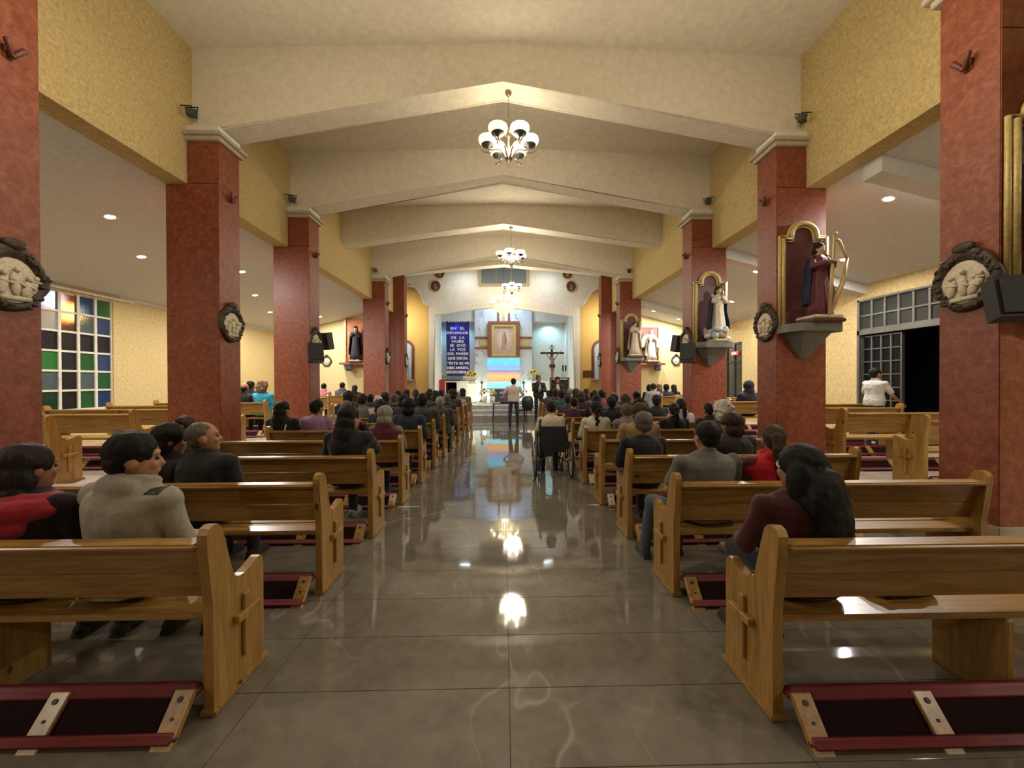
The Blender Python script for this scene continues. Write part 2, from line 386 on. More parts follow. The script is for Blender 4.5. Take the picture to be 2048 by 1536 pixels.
# left window: five columns of panes, six rows
PWD = .3285; WY1 = 8.565; WZ0, WZ1 = .97, 3.27; NC = 6
WY0 = WY1 - PWD * NC
wall_x('wall_left', XL, -.2, (-4, YE + .2), ZLW + .1, [(WY0, WY1, WZ0, WZ1)], YELLOW, 'yellow stucco outer wall holding the coloured glass window')
DY0 = 5.9; DY1 = XR * 770 / 714 - .05; DZ1 = 3.21
d2 = (12.15, 13.05)
wall_x('wall_right', XR, .2, (-4, YE + .2), ZRW + .1, [(DY0, DY1, AF, DZ1), (d2[0], d2[1], AF, 2.75)], YELLOW, 'yellow stucco outer wall with the dark glazed doorway')
for side, sg, a, x, zw, sl in (('left', -1, AL, XL, ZLW, SLL), ('right', 1, BR, XR, ZRW, SLR)):
    xi = sg * (a + PW - .02); bm = B()
    zi = HL + sl * .02
    prism(bm, [(xi, -4, zi), (x, -4, zw), (x, -4, zw + .25), (xi, -4, zi + .25)], (0, YE + 4.2, 0))
    struct(f'ceiling_{side}', bm, GREYC, f'sloping plaster ceiling over the {"window" if sg < 0 else "doorway"} aisle, dotted with downlights', 'ceiling')
    xs = sorted((sg * (a + PW - .03), x)); bm = B(); box(bm, xs[0], xs[1], YE, YE + .2, 0, HL + .4)
    struct(f'wall_{side}_end', bm, stucco('pale_yellow_stucco', (.60, .50, .25), (.72, .62, .34)), f'pale yellow wall closing the far end of the {"window" if sg < 0 else "doorway"} aisle', 'wall')
    # hung cross ribs in the doorway aisle
for y, nm in ((4.62, 'near'), (PY(3), 'middle'), (PY(5), 'far')):
    xi = BR + PW - .01; bm = B()
    prism(bm, [(xi, y, HL), (XR, y, ZRW), (XR, y, ZRW - .2), (xi, y, HL - .2)], (0, .25, 0))
    struct('beam', bm, GREYC, f'sloping plaster rib under the doorway aisle ceiling, the {nm} one of three', 'beam')
bm = B(); box(bm, XL - .2, XR + .2, -4.2, -4, 0, 7)
struct('wall_back', bm, YELLOW, 'yellow rear wall of the church', 'wall')
for side, sg, x in (('left', -1, XL), ('right', 1, XR)):
    bm = B(); box(bm, x - .01 if sg < 0 else x - .012, x + .012 if sg < 0 else x + .01, 8.7 if sg < 0 else 9.2, YE, (ZLW if sg < 0 else ZRW) - .05, (ZLW if sg < 0 else ZRW) + .02)
    struct(f'trim_{1 if sg < 0 else 2}', bm, GREYC, f'thin plaster fillet where the {"window" if sg < 0 else "doorway"} aisle ceiling meets the wall', 'trim')
# ---- sanctuary
YF, YB = 17.3, 19.3          # front arch plane, back wall
PLZ = .53
for i, (y, z) in enumerate(((15.2, .18), (15.55, .35), (15.9, PLZ))):
    bm = B(); box(bm, -4.6, 4.6, y, 20.2, -.1 if i == 0 else z - .18, z)
    o = struct('trim_%d' % (3 + i), bm, STONE, f'{("lowest", "middle", "topmost")[i]} grey stone step up to the sanctuary', 'step', bev=.008)
    bm = B(); box(bm, -4.6, 4.6, y - .02, y + .3, z - .045, z + .006); part('nosing', bm, WMARB, o, bev=.004)
def poly(bm, pxs, Y, th):
    prism(bm, [P(x, y, Y) for x, y in pxs], (0, th, 0))
bm = B()
poly(bm, [(868, 900), (858, 900), (858, 611), (849, 607), (836, 580), (828, 573), (812, 570), (770, 562), (770, 380), (1003, 380), (1003, 612), (869, 629)], YF, .25)
poly(bm, [(1150, 900), (1160, 900), (1160, 613), (1168, 607), (1184, 583), (1194, 576), (1212, 572), (1260, 562), (1260, 380), (1003, 380), (1003, 612), (1147, 632)], YF, .25)
struct('wall_front', bm, WHITE, 'white gabled sanctuary arch with stepped shoulders', 'wall')
# mouldings of the arch
bm = B()
for pts in ([(868, 800), (869, 629), (1003, 612), (1147, 632), (1150, 800)],):
    tube(bm, [P(x, y, YF - .01) for x, y in pts], .045, 6)
struct('trim_6', bm, WHITE, 'rounded white moulding edging the sanctuary arch', 'trim', smooth=True)
bm = B()
for sgx, pts in ((0, [(858, 611), (849, 607), (836, 580), (828, 573), (812, 570)]), (1, [(1160, 613), (1168, 607), (1184, 583), (1194, 576), (1212, 572)])):
    tube(bm, [P(x, y, YF - .02) for x, y in pts], .05, 6)
struct('trim_7', bm, WHITE, 'white moulding along the stepped shoulders of the sanctuary arch', 'trim', smooth=True)
# yellow panels behind the shoulders, with arched niche openings kept as separate things
yy = YF + .55
for side, x0, x1 in (('left', 760, 860), ('right', 1158, 1270)):
    bm = B(); poly(bm, [(x0, 860), (x1, 860), (x1, 560), (x0, 560)], yy, .15)
    struct(f'wall_{side}_chancel', bm, YELLOW2, f'golden yellow wall beside the sanctuary arch, {"window" if side == "left" else "statue"} side', 'wall')
for sg in (-1, 1):
    x0, x1 = sorted((sg * 5.35, sg * 5.2)); bm = B(); box(bm, x0, x1, PY(6), YF + .8, 0, 8.6)
    struct('wall_%s_transept' % ('left' if sg < 0 else 'right'), bm, WHITE, f'white wall of the short transept on the {"window" if sg < 0 else "statue"} side', 'wall')
bm = B(); box(bm, -5.4, 5.4, PY(6) + .3, YF + .3, 8.5, 8.7)
struct('ceiling_chancel', bm, WHITE, 'high white ceiling in front of the sanctuary arch', 'ceiling')
# recess behind the arch: back wall with two niches and a marble centre
pL, pR = P(868, 700, YF).x, P(1150, 700, YF).x
def pz(y, Y): return P(1003, y, Y).z
def pxx(x, Y): return P(x, 700, Y).x
n1 = (pxx(881, YB), pxx(948.6, YB)); n2 = (pxx(1065, YB), pxx(1133, YB)); nz0, nz1 = pz(762, YB), pz(642.5, YB)
dr = (pxx(891, YB), pxx(913, YB)); dz = pz(763, YB)
bm = B()
ztop = 6.2
xs_ = pL - .3, pR + .3
box(bm, xs_[0], n1[0], YB, YB + .1, PLZ, ztop); box(bm, n1[1], n2[0], YB, YB + .1, PLZ, ztop); box(bm, n2[1], xs_[1], YB, YB + .1, PLZ, ztop)
box(bm, n1[0], n1[1], YB, YB + .1, nz1, ztop); box(bm, n2[0], n2[1], YB, YB + .1, nz1, ztop)
box(bm, n2[0], n2[1], YB, YB + .1, PLZ, nz0)
box(bm, n1[0], dr[0], YB, YB + .1, PLZ, nz0); box(bm, dr[1], n1[1], YB, YB + .1, PLZ, nz0); box(bm, dr[0], dr[1], YB, YB + .1, dz - .0, nz0)
# niche linings
for (a, b) in (n1, n2):
    box(bm, a - .06, b + .06, YB + .62, YB + .7, nz0 - .06, nz1 + .06)
    box(bm, a - .06, a, YB + .1, YB + .7, nz0 - .06, nz1 + .06); box(bm, b, b + .06, YB + .1, YB + .7, nz0 - .06, nz1 + .06)
    box(bm, a, b, YB + .1, YB + .7, nz1, nz1 + .06); box(bm, a, b, YB + .1, YB + .7, nz0 - .06, nz0)
struct('wall_sanctuary', bm, WHITE, 'white back wall of the sanctuary with two square niches', 'wall')
bm = B(); box(bm, n1[1] + .03, n2[0] - .03, YB - .12, YB - .005, PLZ, ztop)
mp_ = struct('wall_sanctuary_centre', bm, WMARB, 'veined white marble panel behind the large framed painting', 'wall')
bm = B()
for x in (pL - .05, pR): box(bm, x, x + .05, YF + .25, YB + .1, PLZ, ztop)
box(bm, pL - .05, pR + .05, YF + .25, YB + .1, ztop, ztop + .1)
struct('wall_sanctuary_sides', bm, WHITE, 'white cheeks and soffit of the sanctuary recess', 'wall')
bm = B(); box(bm, dr[0] - .1, dr[1] + .1, YB + 1.6, YB + 1.7, PLZ, dz + .2); box(bm, dr[0] - .1, dr[0], YB + .1, YB + 1.7, PLZ, dz); box(bm, dr[1], dr[1] + .1, YB + .1, YB + 1.7, PLZ, dz); box(bm, dr[0] - .1, dr[1] + .1, YB + .1, YB + 1.7, dz, dz + .1); box(bm, dr[0] - .1, dr[1] + .1, YB, YB + 1.7, PLZ - .1, PLZ)
struct('door_1', bm, plain('dark_passage', (.05, .045, .06), .8), 'dark passage opening below the banner in the sanctuary', 'doorway')
# ================================================================== PEWS
ORD = ['last', 'second-last', 'third', 'fourth', 'fifth', 'sixth', 'seventh', 'eighth', 'ninth', 'tenth', 'eleventh', 'twelfth', 'thirteenth']
PROF = [(0, 0), (.36, 0), (.36, .53), (.352, .562), (.335, .578), (.312, .576), (.285, .566), (.25, .553), (.21, .545), (.175, .546), (.150, .556), (.135, .575),
        (.122, .61), (.068, .80), (.055, .835), (.034, .855), (.008, .86), (-.018, .85), (-.033, .825), (-.034, .79), (-.02, .66), (0, .5)]
def pew_parts(L):
    d = {}
    bm = B(); prism(bm, [(0, y, z) for y, z in PROF], (.045, 0, 0)); d['end'] = fin(bm, 'end_panel', WZ, False, .009, 2)
    bm = B(); box(bm, -.012, .057, -.012, .385, 0, .028); d['base'] = fin(bm, 'base_plate', WX, bev=.005)
    for s, x in (('a', -.02), ('b', .045)):
        bm = B(); box(bm, x, x + .02, .185, .225, .14, .45); box(bm, x - (.012 if s == 'a' else 0), x + (.032 if s == 'b' else .02), .125, .29, .335, .372); d['cross' + s] = fin(bm, 'cross', WZ, bev=.004, seg=1)
    def board(z0, z1, y0, y1, th=.024):
        bm = B(); n = V((0, z1 - z0, -(y1 - y0))).normalized() * th
        prism(bm, [V((.045, y0, z0)), V((.045, y1, z1)), V((.045, y1, z1)) + n, V((.045, y0, z0)) + n], (L - .09, 0, 0)); return fin(bm, 'back_board', WX, bev=.003, seg=1)
    d['lo'] = board(.506, .628, .066, .037); d['up'] = board(.632, .765, .034, .002, .022)
    bm = B(); box(bm, .045, L - .045, -.05, .048, .762, .79); d['rail'] = fin(bm, 'top_rail', WX, bev=.011, seg=3)
    bm = B(); box(bm, .045, L - .045, .045, .205, .405, .435); d['s1'] = fin(bm, 'seat_plank', WX, bev=.006)
    bm = B(); box(bm, .045, L - .045, .209, .372, .405, .435); d['s2'] = fin(bm, 'seat_plank', WX, bev=.008)
    bm = B(); box(bm, L / 2 - .015, L / 2 + .015, .03, .345, 0, .405); d['mid'] = fin(bm, 'middle_support', WZ, bev=.004, seg=1)
    bm = B(); prism(bm, [(L / 2 - .022, .005, .44), (L / 2 - .022, .062, .44), (L / 2 - .022, .062, .51), (L / 2 - .022, .0, .76), (L / 2 - .022, -.03, .76)], (.044, 0, 0)); d['brace'] = fin(bm, 'back_brace', WZ, bev=.004, seg=1)
    rot = M.Translation((0, -.085, .062)) @ M.Rotation(R(-41), 4, 'X')
    bm = B(); box(bm, .06, L - .06, -.006, .006, -.075, .075, rot); d['kboard'] = fin(bm, 'kneeler_board', DARKRED)
    bm = B(); box(bm, .05, L - .05, -.045, .03, .095, .155); d['pad'] = fin(bm, 'kneeler_pad', REDPAD, True, .022, 3)
    bm = B(); box(bm, .05, L - .05, -.165, -.115, .002, .048); d['pad2'] = fin(bm, 'kneeler_pad', REDPAD, True, .018, 3)
    bm = B(); box(bm, -.041, .041, -.022, .012, -.108, .10, rot); d['foot'] = fin(bm, 'kneeler_foot', WZ, bev=.004, seg=1)
    d['bolt'] = []
    for z in (-.07, .0, .065):
        bm = B(); r = bmesh.ops.create_cone(bm, cap_ends=True, segments=10, radius1=.011 if z else .006, radius2=.011 if z else .006, depth=.006)
        bmesh.ops.transform(bm, matrix=rot @ M.Translation((0, -.024, z)) @ M.Rotation(pi / 2, 4, 'X'), verts=r['verts'])
        d['bolt'].append(fin(bm, 'bolt', BOLT))
    d['L'] = L
    return d
PEWLIB = {L: pew_parts(L) for L in (2.24, 2.5, 1.95)}
def pew(x, y, L, z, label, group, rotz=0, kneel=True):
    d = PEWLIB[L]
    t = thing('pew', label, 'pew', (x, y, z), rotz, group)
    e = obj('end_panel', d['end'], t); obj('cross', d['crossa'], e)
    e = obj('end_panel', d['end'], t, (L - .045, 0, 0)); obj('cross', d['crossb'], e)
    obj('base_plate', d['base'], t); obj('base_plate', d['base'], t, (L - .045, 0, 0))
    for k, n in (('lo', 'back_board'), ('up', 'back_board'), ('rail', 'top_rail'), ('s1', 'seat_plank'), ('s2', 'seat_plank'), ('mid', 'middle_support'), ('brace', 'back_brace')):
        if k != 'brace' or z > 0: obj(n, d[k], t)
    if kneel:
        k = obj('kneeler', d['kboard'], t)
        obj('kneeler_pad', d['pad'], k); obj('kneeler_pad', d['pad2'], k)
        for fx in (.10, .63, L - .63, L - .10):
            obj('kneeler_foot', d['foot'], k, (fx, 0, 0))
            if z == 0 and y < 5:
                for q in d['bolt']: obj('bolt', q, k, (fx, 0, 0))
    return t
YLk = lambda k: 1.75 + .985 * k
YRk = lambda k: 1.665 + .985 * k
XLk = lambda k: -1.31 + .022 * k
XRk = lambda k: 1.18 - .004 * k
NROW = 12
def rowname(k):
    return 'rearmost' if k == 0 else ('frontmost' if k == NROW - 1 else f'{ORD[k] if k > 1 else "second"}')
for k in range(NROW):
    tail = f'{rowname(k)}{"" if k in (0, NROW - 1) else " counting from the back"}'
    pew(XLk(k) - 2.24, YLk(k), 2.24, 0, f'pine pew of the nave on the coloured-window side, {tail}', 'pine pews of the nave')
    pew(XRk(k), YRk(k), 2.24, 0, f'pine pew of the nave on the statue side, {tail}', 'pine pews of the nave')
YAk = lambda k: 4.72 + 1.05 * k
for k in range(9):
    tail = f'{rowname(k) if k < 8 else "ninth"}{"" if k == 0 else " from the back"}'
    pew(-7.95, YAk(k), 2.5, AF, f'pine pew in the side aisle below the coloured window, {tail}', 'pine pews of the side aisles')
for k in range(9):
    tail = f'{rowname(k) if k < 8 else "ninth"}{"" if k == 0 else " from the back"}'
    pew({3: 5.2, 4: 5.0}.get(k, 4.78), 4.28 + 1.05 * k, 1.95, AF, f'pine pew in the side aisle by the dark doorway, {tail}', 'pine pews of the side aisles')
# ================================================================== WINDOWS AND DOORS
def glass(name, col, rough=.18, trans=.55, bscale=60, bst=.7):
    m, nt, b = nodes(name)
    b.inputs['Base Color'].default_value = (*col, 1); b.inputs['Roughness'].default_value = rough
    b.inputs['Transmission Weight'].default_value = trans; b.inputs['IOR'].default_value = 1.3
    f = noi(nt, coords(nt, 'pos'), bscale, 2, .5); bump(nt, b, f, bst, .02); return m
GC = {'g': glass('green_glass', (.03, .17, .04)), 'b': glass('blue_glass', (.03, .08, .24)), 'k': glass('smoked_glass', (.018, .012, .014)), 'w': glass('frosted_glass', (.45, .46, .42), .4, .35),
      't': glass('sea_grey_glass', (.14, .19, .19), .35), 'v': glass('violet_blue_glass', (.55, .62, .85), .25, .9, 60, .30), 'o': glass('smoked_lit_glass', (.42, .25, .17), .2, .96, 70, .30), 'G': glass('bright_green_glass', (.05, .30, .05), .2), 'd': glass('deep_green_glass', (.015, .07, .03)),
      'x': glass('clear_textured_glass', (.20, .21, .19), .22, .75, 90, 1.0), 'n': glass('night_glass', (.02, .02, .022), .08, .75, 8, .05)}
def pane_window(name, label, x, xd, ys, zs, codes, fmat, fw=.022, cat='window'):
    """grid window in the plane x; ys, zs = bar positions; codes[row from top][col]"""
    bm = B(); h = .03
    for y in ys: box(bm, x - h, x + h, y - fw, y + fw, zs[0] - fw, zs[-1] + fw)
    for z in zs: box(bm, x - h * .8, x + h * .8, ys[0], ys[-1], z - fw * .8, z + fw * .8)
    f = struct(name, bm, fmat, label, cat)
    for r in range(len(zs) - 1):
        for c in range(len(ys) - 1):
            q = codes[r][c]
            if q == '.': continue
            z0, z1 = zs[len(zs) - 2 - r], zs[len(zs) - 1 - r]
            b2 = B(); box(b2, x - .004, x + .004, ys[c] + fw * .9, ys[c + 1] - fw * .9, z0 + fw * .7, z1 - fw * .7)
            part('pane', b2, GC[q], f)
    return f
pane_window('window_1', 'white-framed grid window of green, blue and smoked glass panes', XL - .06, 0, [WY0 + PWD * i for i in range(NC + 1)], [WZ0 + (WZ1 - WZ0) * i / 6 for i in range(7)],
            ['kgvobg', 'bkwotb', 'gkkkkk', 'kbGkgb', 'bgtktg', 'kkdkgb'], WFRAME, .024)
bm = B(); box(bm, XL - .01, XL + .03, WY0 - .3, WY1 + .06, WZ0 - .05, WZ0 - .01)
struct('trim_8', bm, WFRAME, 'white sill under the coloured glass window', 'sill', bev=.005)
bm = B(); box(bm, XL - .0, XL + .055, 6.4, 9.0, 3.30, 3.345)
tag(part('curtain_rail', bm, WFRAME, bev=.008), 'white curtain rail above the coloured glass window', 'rail')
for nm, lab, y, z, mt, r in (('street_lamp', 'orange lamp glowing outside behind the smoked panes', 8.23, 2.97, plain('orange_lamp_glow', (1, .45, .12), emit=60, ecol=(1, .42, .12)), .17), ('street_lamp', 'bluish-white lamp shining outside behind the violet pane', 7.93, 3.19, plain('blue_lamp_glow', (.6, .75, 1), emit=5, ecol=(.5, .65, 1)), .16)):
    t = thing(nm, lab, 'lamp', (XL - .55, y, z)); bm = B(); ell(bm, (0, 0, 0), (r, r, r)); part('globe', bm, mt, t, True)
    bm = B(); tube(bm, [(-.35, 0, .1), (-.1, 0, .2), (0, 0, r)], .015); part('bracket', bm, BLACK, t)
bm = B(); box(bm, XL - .95, XL - .9, 5, 10.5, .25, 4.2); tag(part('neighbouring_wall', bm, plain('night_wall', (.02, .02, .02))), 'dark outside wall seen through the coloured panes', 'wall', kind='structure')
# doorway on the other side
zs = [AF, 2.50, 2.575, 2.86, DZ1 - .03]; DP = .272
dys = [DY1 - .03 - DP * i for i in range(9)][::-1]
pane_window('window_2', 'aluminium transom of textured glass squares over the dark doorway', XR + .06, 0, dys, [2.575, 2.865, DZ1 - .035], ['x' * 8, 'x' * 8], ALU, .02)
bm = B()
for y in (DY0 + .03, DY1 - .025): box(bm, XR + .0, XR + .12, y - .03, y + .03, AF, DZ1)
box(bm, XR, XR + .12, DY0, DY1, DZ1 - .04, DZ1); box(bm, XR, XR + .12, DY0, DY1, 2.46, 2.56)
struct('door_2', bm, ALU, 'aluminium door frame around the dark doorway', 'door frame', bev=.004)
lz = [AF + .05 + (2.42 - AF - .05) * i / 8 for i in range(9)]
pane_window('door_3', 'grey glazed door leaf with a grid of dark panes, standing in the doorway', XR + .10, 0, [DY1 - .06 - .20 * i for i in range(5)][::-1], lz, ['nnnn'] * 8, ALU, .014, 'door')
bm = B(); box(bm, XR + 2.2, XR + 2.3, 2, 12, 0, 4); box(bm, XR + .2, XR + 2.3, 2, 12, 0, AF)
tag(part('porch_wall', bm, plain('night_porch', (.012, .012, .013), .9)), 'dark porch wall outside the doorway', 'wall', kind='structure')
bm = B(); box(bm, XR + .05, XR + .09, d2[0], d2[1], AF, 2.75)
o = struct('door_4', bm, plain('dark_green_glass_door', (.03, .035, .03), .2), 'dark glass side door between the second and third statue pillars', 'door')
bm = B()
for y in (d2[0] + .03, (d2[0] + d2[1]) / 2, d2[1] - .03): box(bm, XR + .02, XR + .06, y - .03, y + .03, AF, 2.75)
box(bm, XR + .02, XR + .06, d2[0], d2[1], 2.69, 2.75); box(bm, XR + .02, XR + .06, d2[0], d2[1], 2.1, 2.14); part('door_frame', bm, BLACK, o)
t = thing('exit_lamp', 'small red-lit box over the dark side door', 'lamp', (XR - .02, 12.5, 2.4)); bm = B(); box(bm, -.03, .02, -.16, .16, -.06, .06); part('housing', bm, plain('red_lamp', (.5, .05, .05), emit=1.0, ecol=(1, .12, .1)), t, bev=.01)
bm = B(); box(bm, -.035, -.03, -.12, .12, -.03, .03); part('lens', bm, plain('red_lens', (.7, .1, .1), emit=2, ecol=(1, .3, .25)), t)
# gable window over the arch
bm = B(); x0, x1 = P(957, 560, YF).x, P(1058, 560, YF).x; zb = P(1003, 573, YF).z; y = YF
for a, b_, c, d in ((x0, x1, zb, zb + .13), (x0, x0 + .14, zb + .13, zb + 1.4), (x1 - .14, x1, zb + .13, zb + 1.4), (x0, x1, zb + 1.4, zb + 1.5)): box(bm, a, b_, y - .06, y, c, d)
f = struct('window_3', bm, plain('beige_window_surround', (.42, .35, .22), .7), 'beige-framed blue-grey gable window above the sanctuary arch', 'window', bev=.008)
for i in range(3):
    bm = B(); ww = (x1 - x0 - .28) / 3; box(bm, x0 + .14 + ww * i + .008, x0 + .14 + ww * (i + 1) - .008, y - .022, y - .006, zb + .13, zb + 1.4); part('pane', bm, plain('blue_grey_glass', (.16, .20, .25), .18), f)
# ================================================================== LAMPS
bowl_me = {}
for kx, mt in (('y', SHADEG), ('w', SHADEW)):
    bm = B(); lathe(bm, [(.06, .004), (.105, .022), (.130, .055), (.139, .088), (.132, .118), (.124, .120), (.130, .088), (.10, .034), (.055, .012)], n=22); bowl_me[kx] = fin(bm, 'shade', mt, True)
bm = B(); lathe(bm, [(.0, -.03), (.02, -.028), (.03, -.01), (.086, .002), (.098, .018), (.08, .010), (.0, .004)], n=18); cup_me = fin(bm, 'shade_cup', SMOKE, True)
bm = B(); tube(bm, [(.03, 0, -.20), (.06, 0, -.13), (.10, 0, -.06), (.17, 0, -.03), (.24, 0, -.05), (.30, 0, -.03), (.31, 0, .0)], [.016, .016, .014, .012, .012, .012, .014], 8)
tube(bm, [(.20, 0, -.07), (.28, 0, -.09), (.36, 0, -.075), (.43, 0, -.03)], [.006, .014, .012, .004], 6); arm_me = fin(bm, 'arm', CHROME, True)
bm = B(); lathe(bm, [(0, -.30), (.012, -.27), (.035, -.21), (.042, -.16), (.03, -.13), (.016, -.10), (.013, .10), (.03, .14), (.04, .18), (.02, .22), (.012, .28), (0, .30)], n=14); hub_me = fin(bm, 'hub', CHROME, True)
bm = B(); tube(bm, [(.02, 0, .16), (.06, 0, .24), (.10, 0, .27), (.12, 0, .22)], [.006, .008, .007, .004], 6); leaf_me = fin(bm, 'scroll', plain('bright_brass', (.6, .42, .15), .25, .9), True)
def chain(bm, z0, z1):
    z = z0; i = 0
    while z < z1 - .001:
        p = [(.011 * cos(t), 0, z + .024 + .024 * sin(t)) for t in [2 * pi * q / 8 for q in range(9)]]
        if i % 2: p = [(0, a, c) for a, b, c in p]
        tube(bm, p, .0032, 5); z += .04; i += 1
def chandelier(x, y, z, ztop, label, pattern, turn=0):
    t = thing('chandelier', label, 'chandelier', (x, y, z), turn, 'bowl chandeliers along the nave')
    obj('hub', hub_me, t)
    for i in range(6):
        a = obj('arm', arm_me, t, rotz=i * pi / 3); 
        b_ = obj('shade', bowl_me[pattern[i]], a, (.31, 0, .012)); obj('shade_cup', cup_me, a, (.31, 0, .012))
    for i in range(4): obj('scroll', leaf_me, t, rotz=i * pi / 2 + .4)
    bm = B(); chain(bm, .29, ztop - z - .05); part('chain', bm, BRASS, t)
    bm = B(); lathe(bm, [(0, ztop - z), (.05, ztop - z), (.045, ztop - z - .03), (.015, ztop - z - .06), (0, ztop - z - .06)], n=14); part('ceiling_hook', bm, BRASS, t, True)
chandelier(*CH[0], 5.80, 'largest-looking six-bowl chandelier, hanging alone below the beam of the second pillars', 'wwyyyw')
chandelier(*CH[1], 5.78, 'middle six-bowl chandelier seen in front of the gable window', 'wwwyww', .35)
chandelier(*CH[2], 6.12, 'six-bowl chandelier just above the crystal one', 'wwwwww', .5)

# crystal chandelier
cx, cyy, cz = P(1008, 606, 16.6)
t = thing('crystal_chandelier', 'golden crystal basket chandelier in front of the sanctuary arch', 'chandelier', (cx, cyy, cz))
bm = B(); lathe(bm, [(0, -.36), (.05, -.34), (.03, -.2), (.04, .1), (.06, .2), (.03, .35), (.012, .5), (0, .5)], n=12); part('stem', bm, BRASS, t, True)
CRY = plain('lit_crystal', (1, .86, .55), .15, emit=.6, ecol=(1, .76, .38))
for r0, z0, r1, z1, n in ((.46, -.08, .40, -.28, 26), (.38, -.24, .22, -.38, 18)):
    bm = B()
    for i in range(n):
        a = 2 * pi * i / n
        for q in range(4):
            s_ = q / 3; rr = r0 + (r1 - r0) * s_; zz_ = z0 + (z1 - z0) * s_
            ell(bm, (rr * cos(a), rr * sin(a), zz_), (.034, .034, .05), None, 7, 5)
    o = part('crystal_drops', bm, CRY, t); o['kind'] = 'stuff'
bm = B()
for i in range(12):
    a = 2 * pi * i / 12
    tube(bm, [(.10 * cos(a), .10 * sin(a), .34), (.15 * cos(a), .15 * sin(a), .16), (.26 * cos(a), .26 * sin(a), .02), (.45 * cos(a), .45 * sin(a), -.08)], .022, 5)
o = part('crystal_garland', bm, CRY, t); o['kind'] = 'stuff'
for rad, z in ((.46, -.07), (.30, .05)):
    bm = B(); lathe(bm, [(rad, z - .015), (rad + .02, z), (rad, z + .015), (rad - .02, z), (rad, z - .015)], n=28); part('ring', bm, BRASS, t, True)
bb = B(); ell(bb, (0, 0, .07), (.055, .055, .07)); bulb_me = fin(bb, 'bulb', plain('candle_bulb', (1, .92, .75), emit=7, ecol=(1, .88, .62)), True)
for rad, z, n, ph in ((.56, .0, 10, 0), (.24, .20, 6, .3)):
    for i in range(n):
        a = 2 * pi * i / n + ph
        bm = B(); tube(bm, [(rad * .7 * cos(a), rad * .7 * sin(a), z - .08), (rad * .9 * cos(a), rad * .9 * sin(a), z - .10), (rad * cos(a), rad * sin(a), z)], .012, 6)
        ar = part('arm', bm, BRASS, t, True); obj('bulb', bulb_me, ar, (rad * cos(a), rad * sin(a), z))
bm = B(); chain(bm, .48, 6.15 + .9 - cz); part('chain', bm, BRASS, t)
bm = B(); tube(bm, [(0, 0, .9), (0, 0, 8.5 - cz)], .008, 6); part('hanging_rod', bm, BRASS, t)
# downlights
bm = B(); lathe(bm, [(.062, -.004), (.085, -.010), (.10, -.006), (.10, .01), (.062, .01)], n=20); ring_me = fin(bm, 'trim_ring', plain('white_lamp_ring', (.7, .68, .6), .4), True)
bm = B(); lathe(bm, [(0, -.002), (.064, -.002), (.064, .01), (0, .01)], n=18); lens_me = fin(bm, 'lens', LAMP)
cnt = {True: 0, False: 0}
for i, (p, lf) in enumerate(DL):
    cnt[lf] += 1; sl = SLL if lf else SLR
    nm_ = ['first', 'second', 'third', 'fourth', 'fifth', 'sixth'][cnt[lf] - 1]
    t = thing('downlight', f'{nm_} round downlight from the back in the {"coloured-window" if lf else "doorway"} aisle ceiling', 'downlight', p + V((0, 0, -.004)), 0, 'aisle downlights')
    t.rotation_euler = (0, (-1 if lf else 1) * math.atan(sl), 0)
    obj('trim_ring', ring_me, t); obj('lens', lens_me, t)
# sconces on the pillars
def sconce_parts():
    bm = B(); box(bm, 0, .014, -.035, .035, -.07, .03); a = fin(bm, 'back_plate', RED, bev=.006)
    bm = B()
    for s in (-1, 1):
        capsule(bm, (.045, s * .01, -.04), (.07, s * .055, .035), .018, .023, 8)
    capsule(bm, (.015, 0, -.04), (.05, 0, -.05), .018, .022, 8)
    b_ = fin(bm, 'twin_cups', plain('dark_red_metal', (.13, .034, .02), .45), True); return a, b_
sc_a, sc_b = sconce_parts()
# ---- station plaques
def plaque_meshes():
    bm = B(); n = 36; rings = []
    def lob(t): return 1 + .05 * cos(4 * t) + .03 * cos(7 * t + 1) + .05 * max(0, sin(t)) ** 3
    for (k, x) in ((1.0, 0), (1.03, .02), (.96, .045), (.84, .05), (.72, .035), (.66, .02)):
        rings.append([V((x, .235 * k * lob(t) * cos(t), .255 * k * lob(t) * sin(t) + (.015 if k > .8 else 0))) for t in [2 * pi * i / n for i in range(n)]])
    ring_loft(bm, rings)
    for i in range(46):
        t = random.uniform(0, 2 * pi); k = random.uniform(.76, .98)
        ell(bm, (.045, .235 * k * lob(t) * cos(t), .255 * k * lob(t) * sin(t) + .012), (.016, random.uniform(.012, .035), random.uniform(.012, .03)), None, 7, 5)
    ell(bm, (.04, 0, .285), (.03, .09, .045), None, 10, 6)
    fr = fin(bm, 'carved_frame', CARVED, True)
    bm = B(); rr = []
    for k, x in ((1, .015), (.98, .03), (0.9, .034), (.02, .036)):
        rr.append([V((x, .165 * k * (1 + .04 * cos(4 * t)) * cos(t), .185 * k * sin(t) - .01)) for t in [2 * pi * i / 26 for i in range(26)]])
    ring_loft(bm, rr)
    rnd = random.Random(3)
    for (y, z, h) in ((-.08, -.05, .16), (.0, -.03, .2), (.075, -.06, .15), (.11, -.02, .1)):
        ell(bm, (.045, y, z), (.02, .035, h * .5), M.Rotation(rnd.uniform(-.3, .3), 3, 'X'), 10, 7); ell(bm, (.055, y + rnd.uniform(-.02, .02), z + h * .55), (.02, .02, .024), None, 8, 6)
        capsule(bm, (.055, y - .02, z + .03), (.062, y + .05, z + rnd.uniform(-.02, .08)), .011, .008, 6)
    box(bm, .03, .05, -.10, .10, -.165, -.13, M.Rotation(.05, 4, 'X'))
    re = fin(bm, 'relief', IVORY, True); return fr, re
pq_f, pq_r = plaque_meshes()
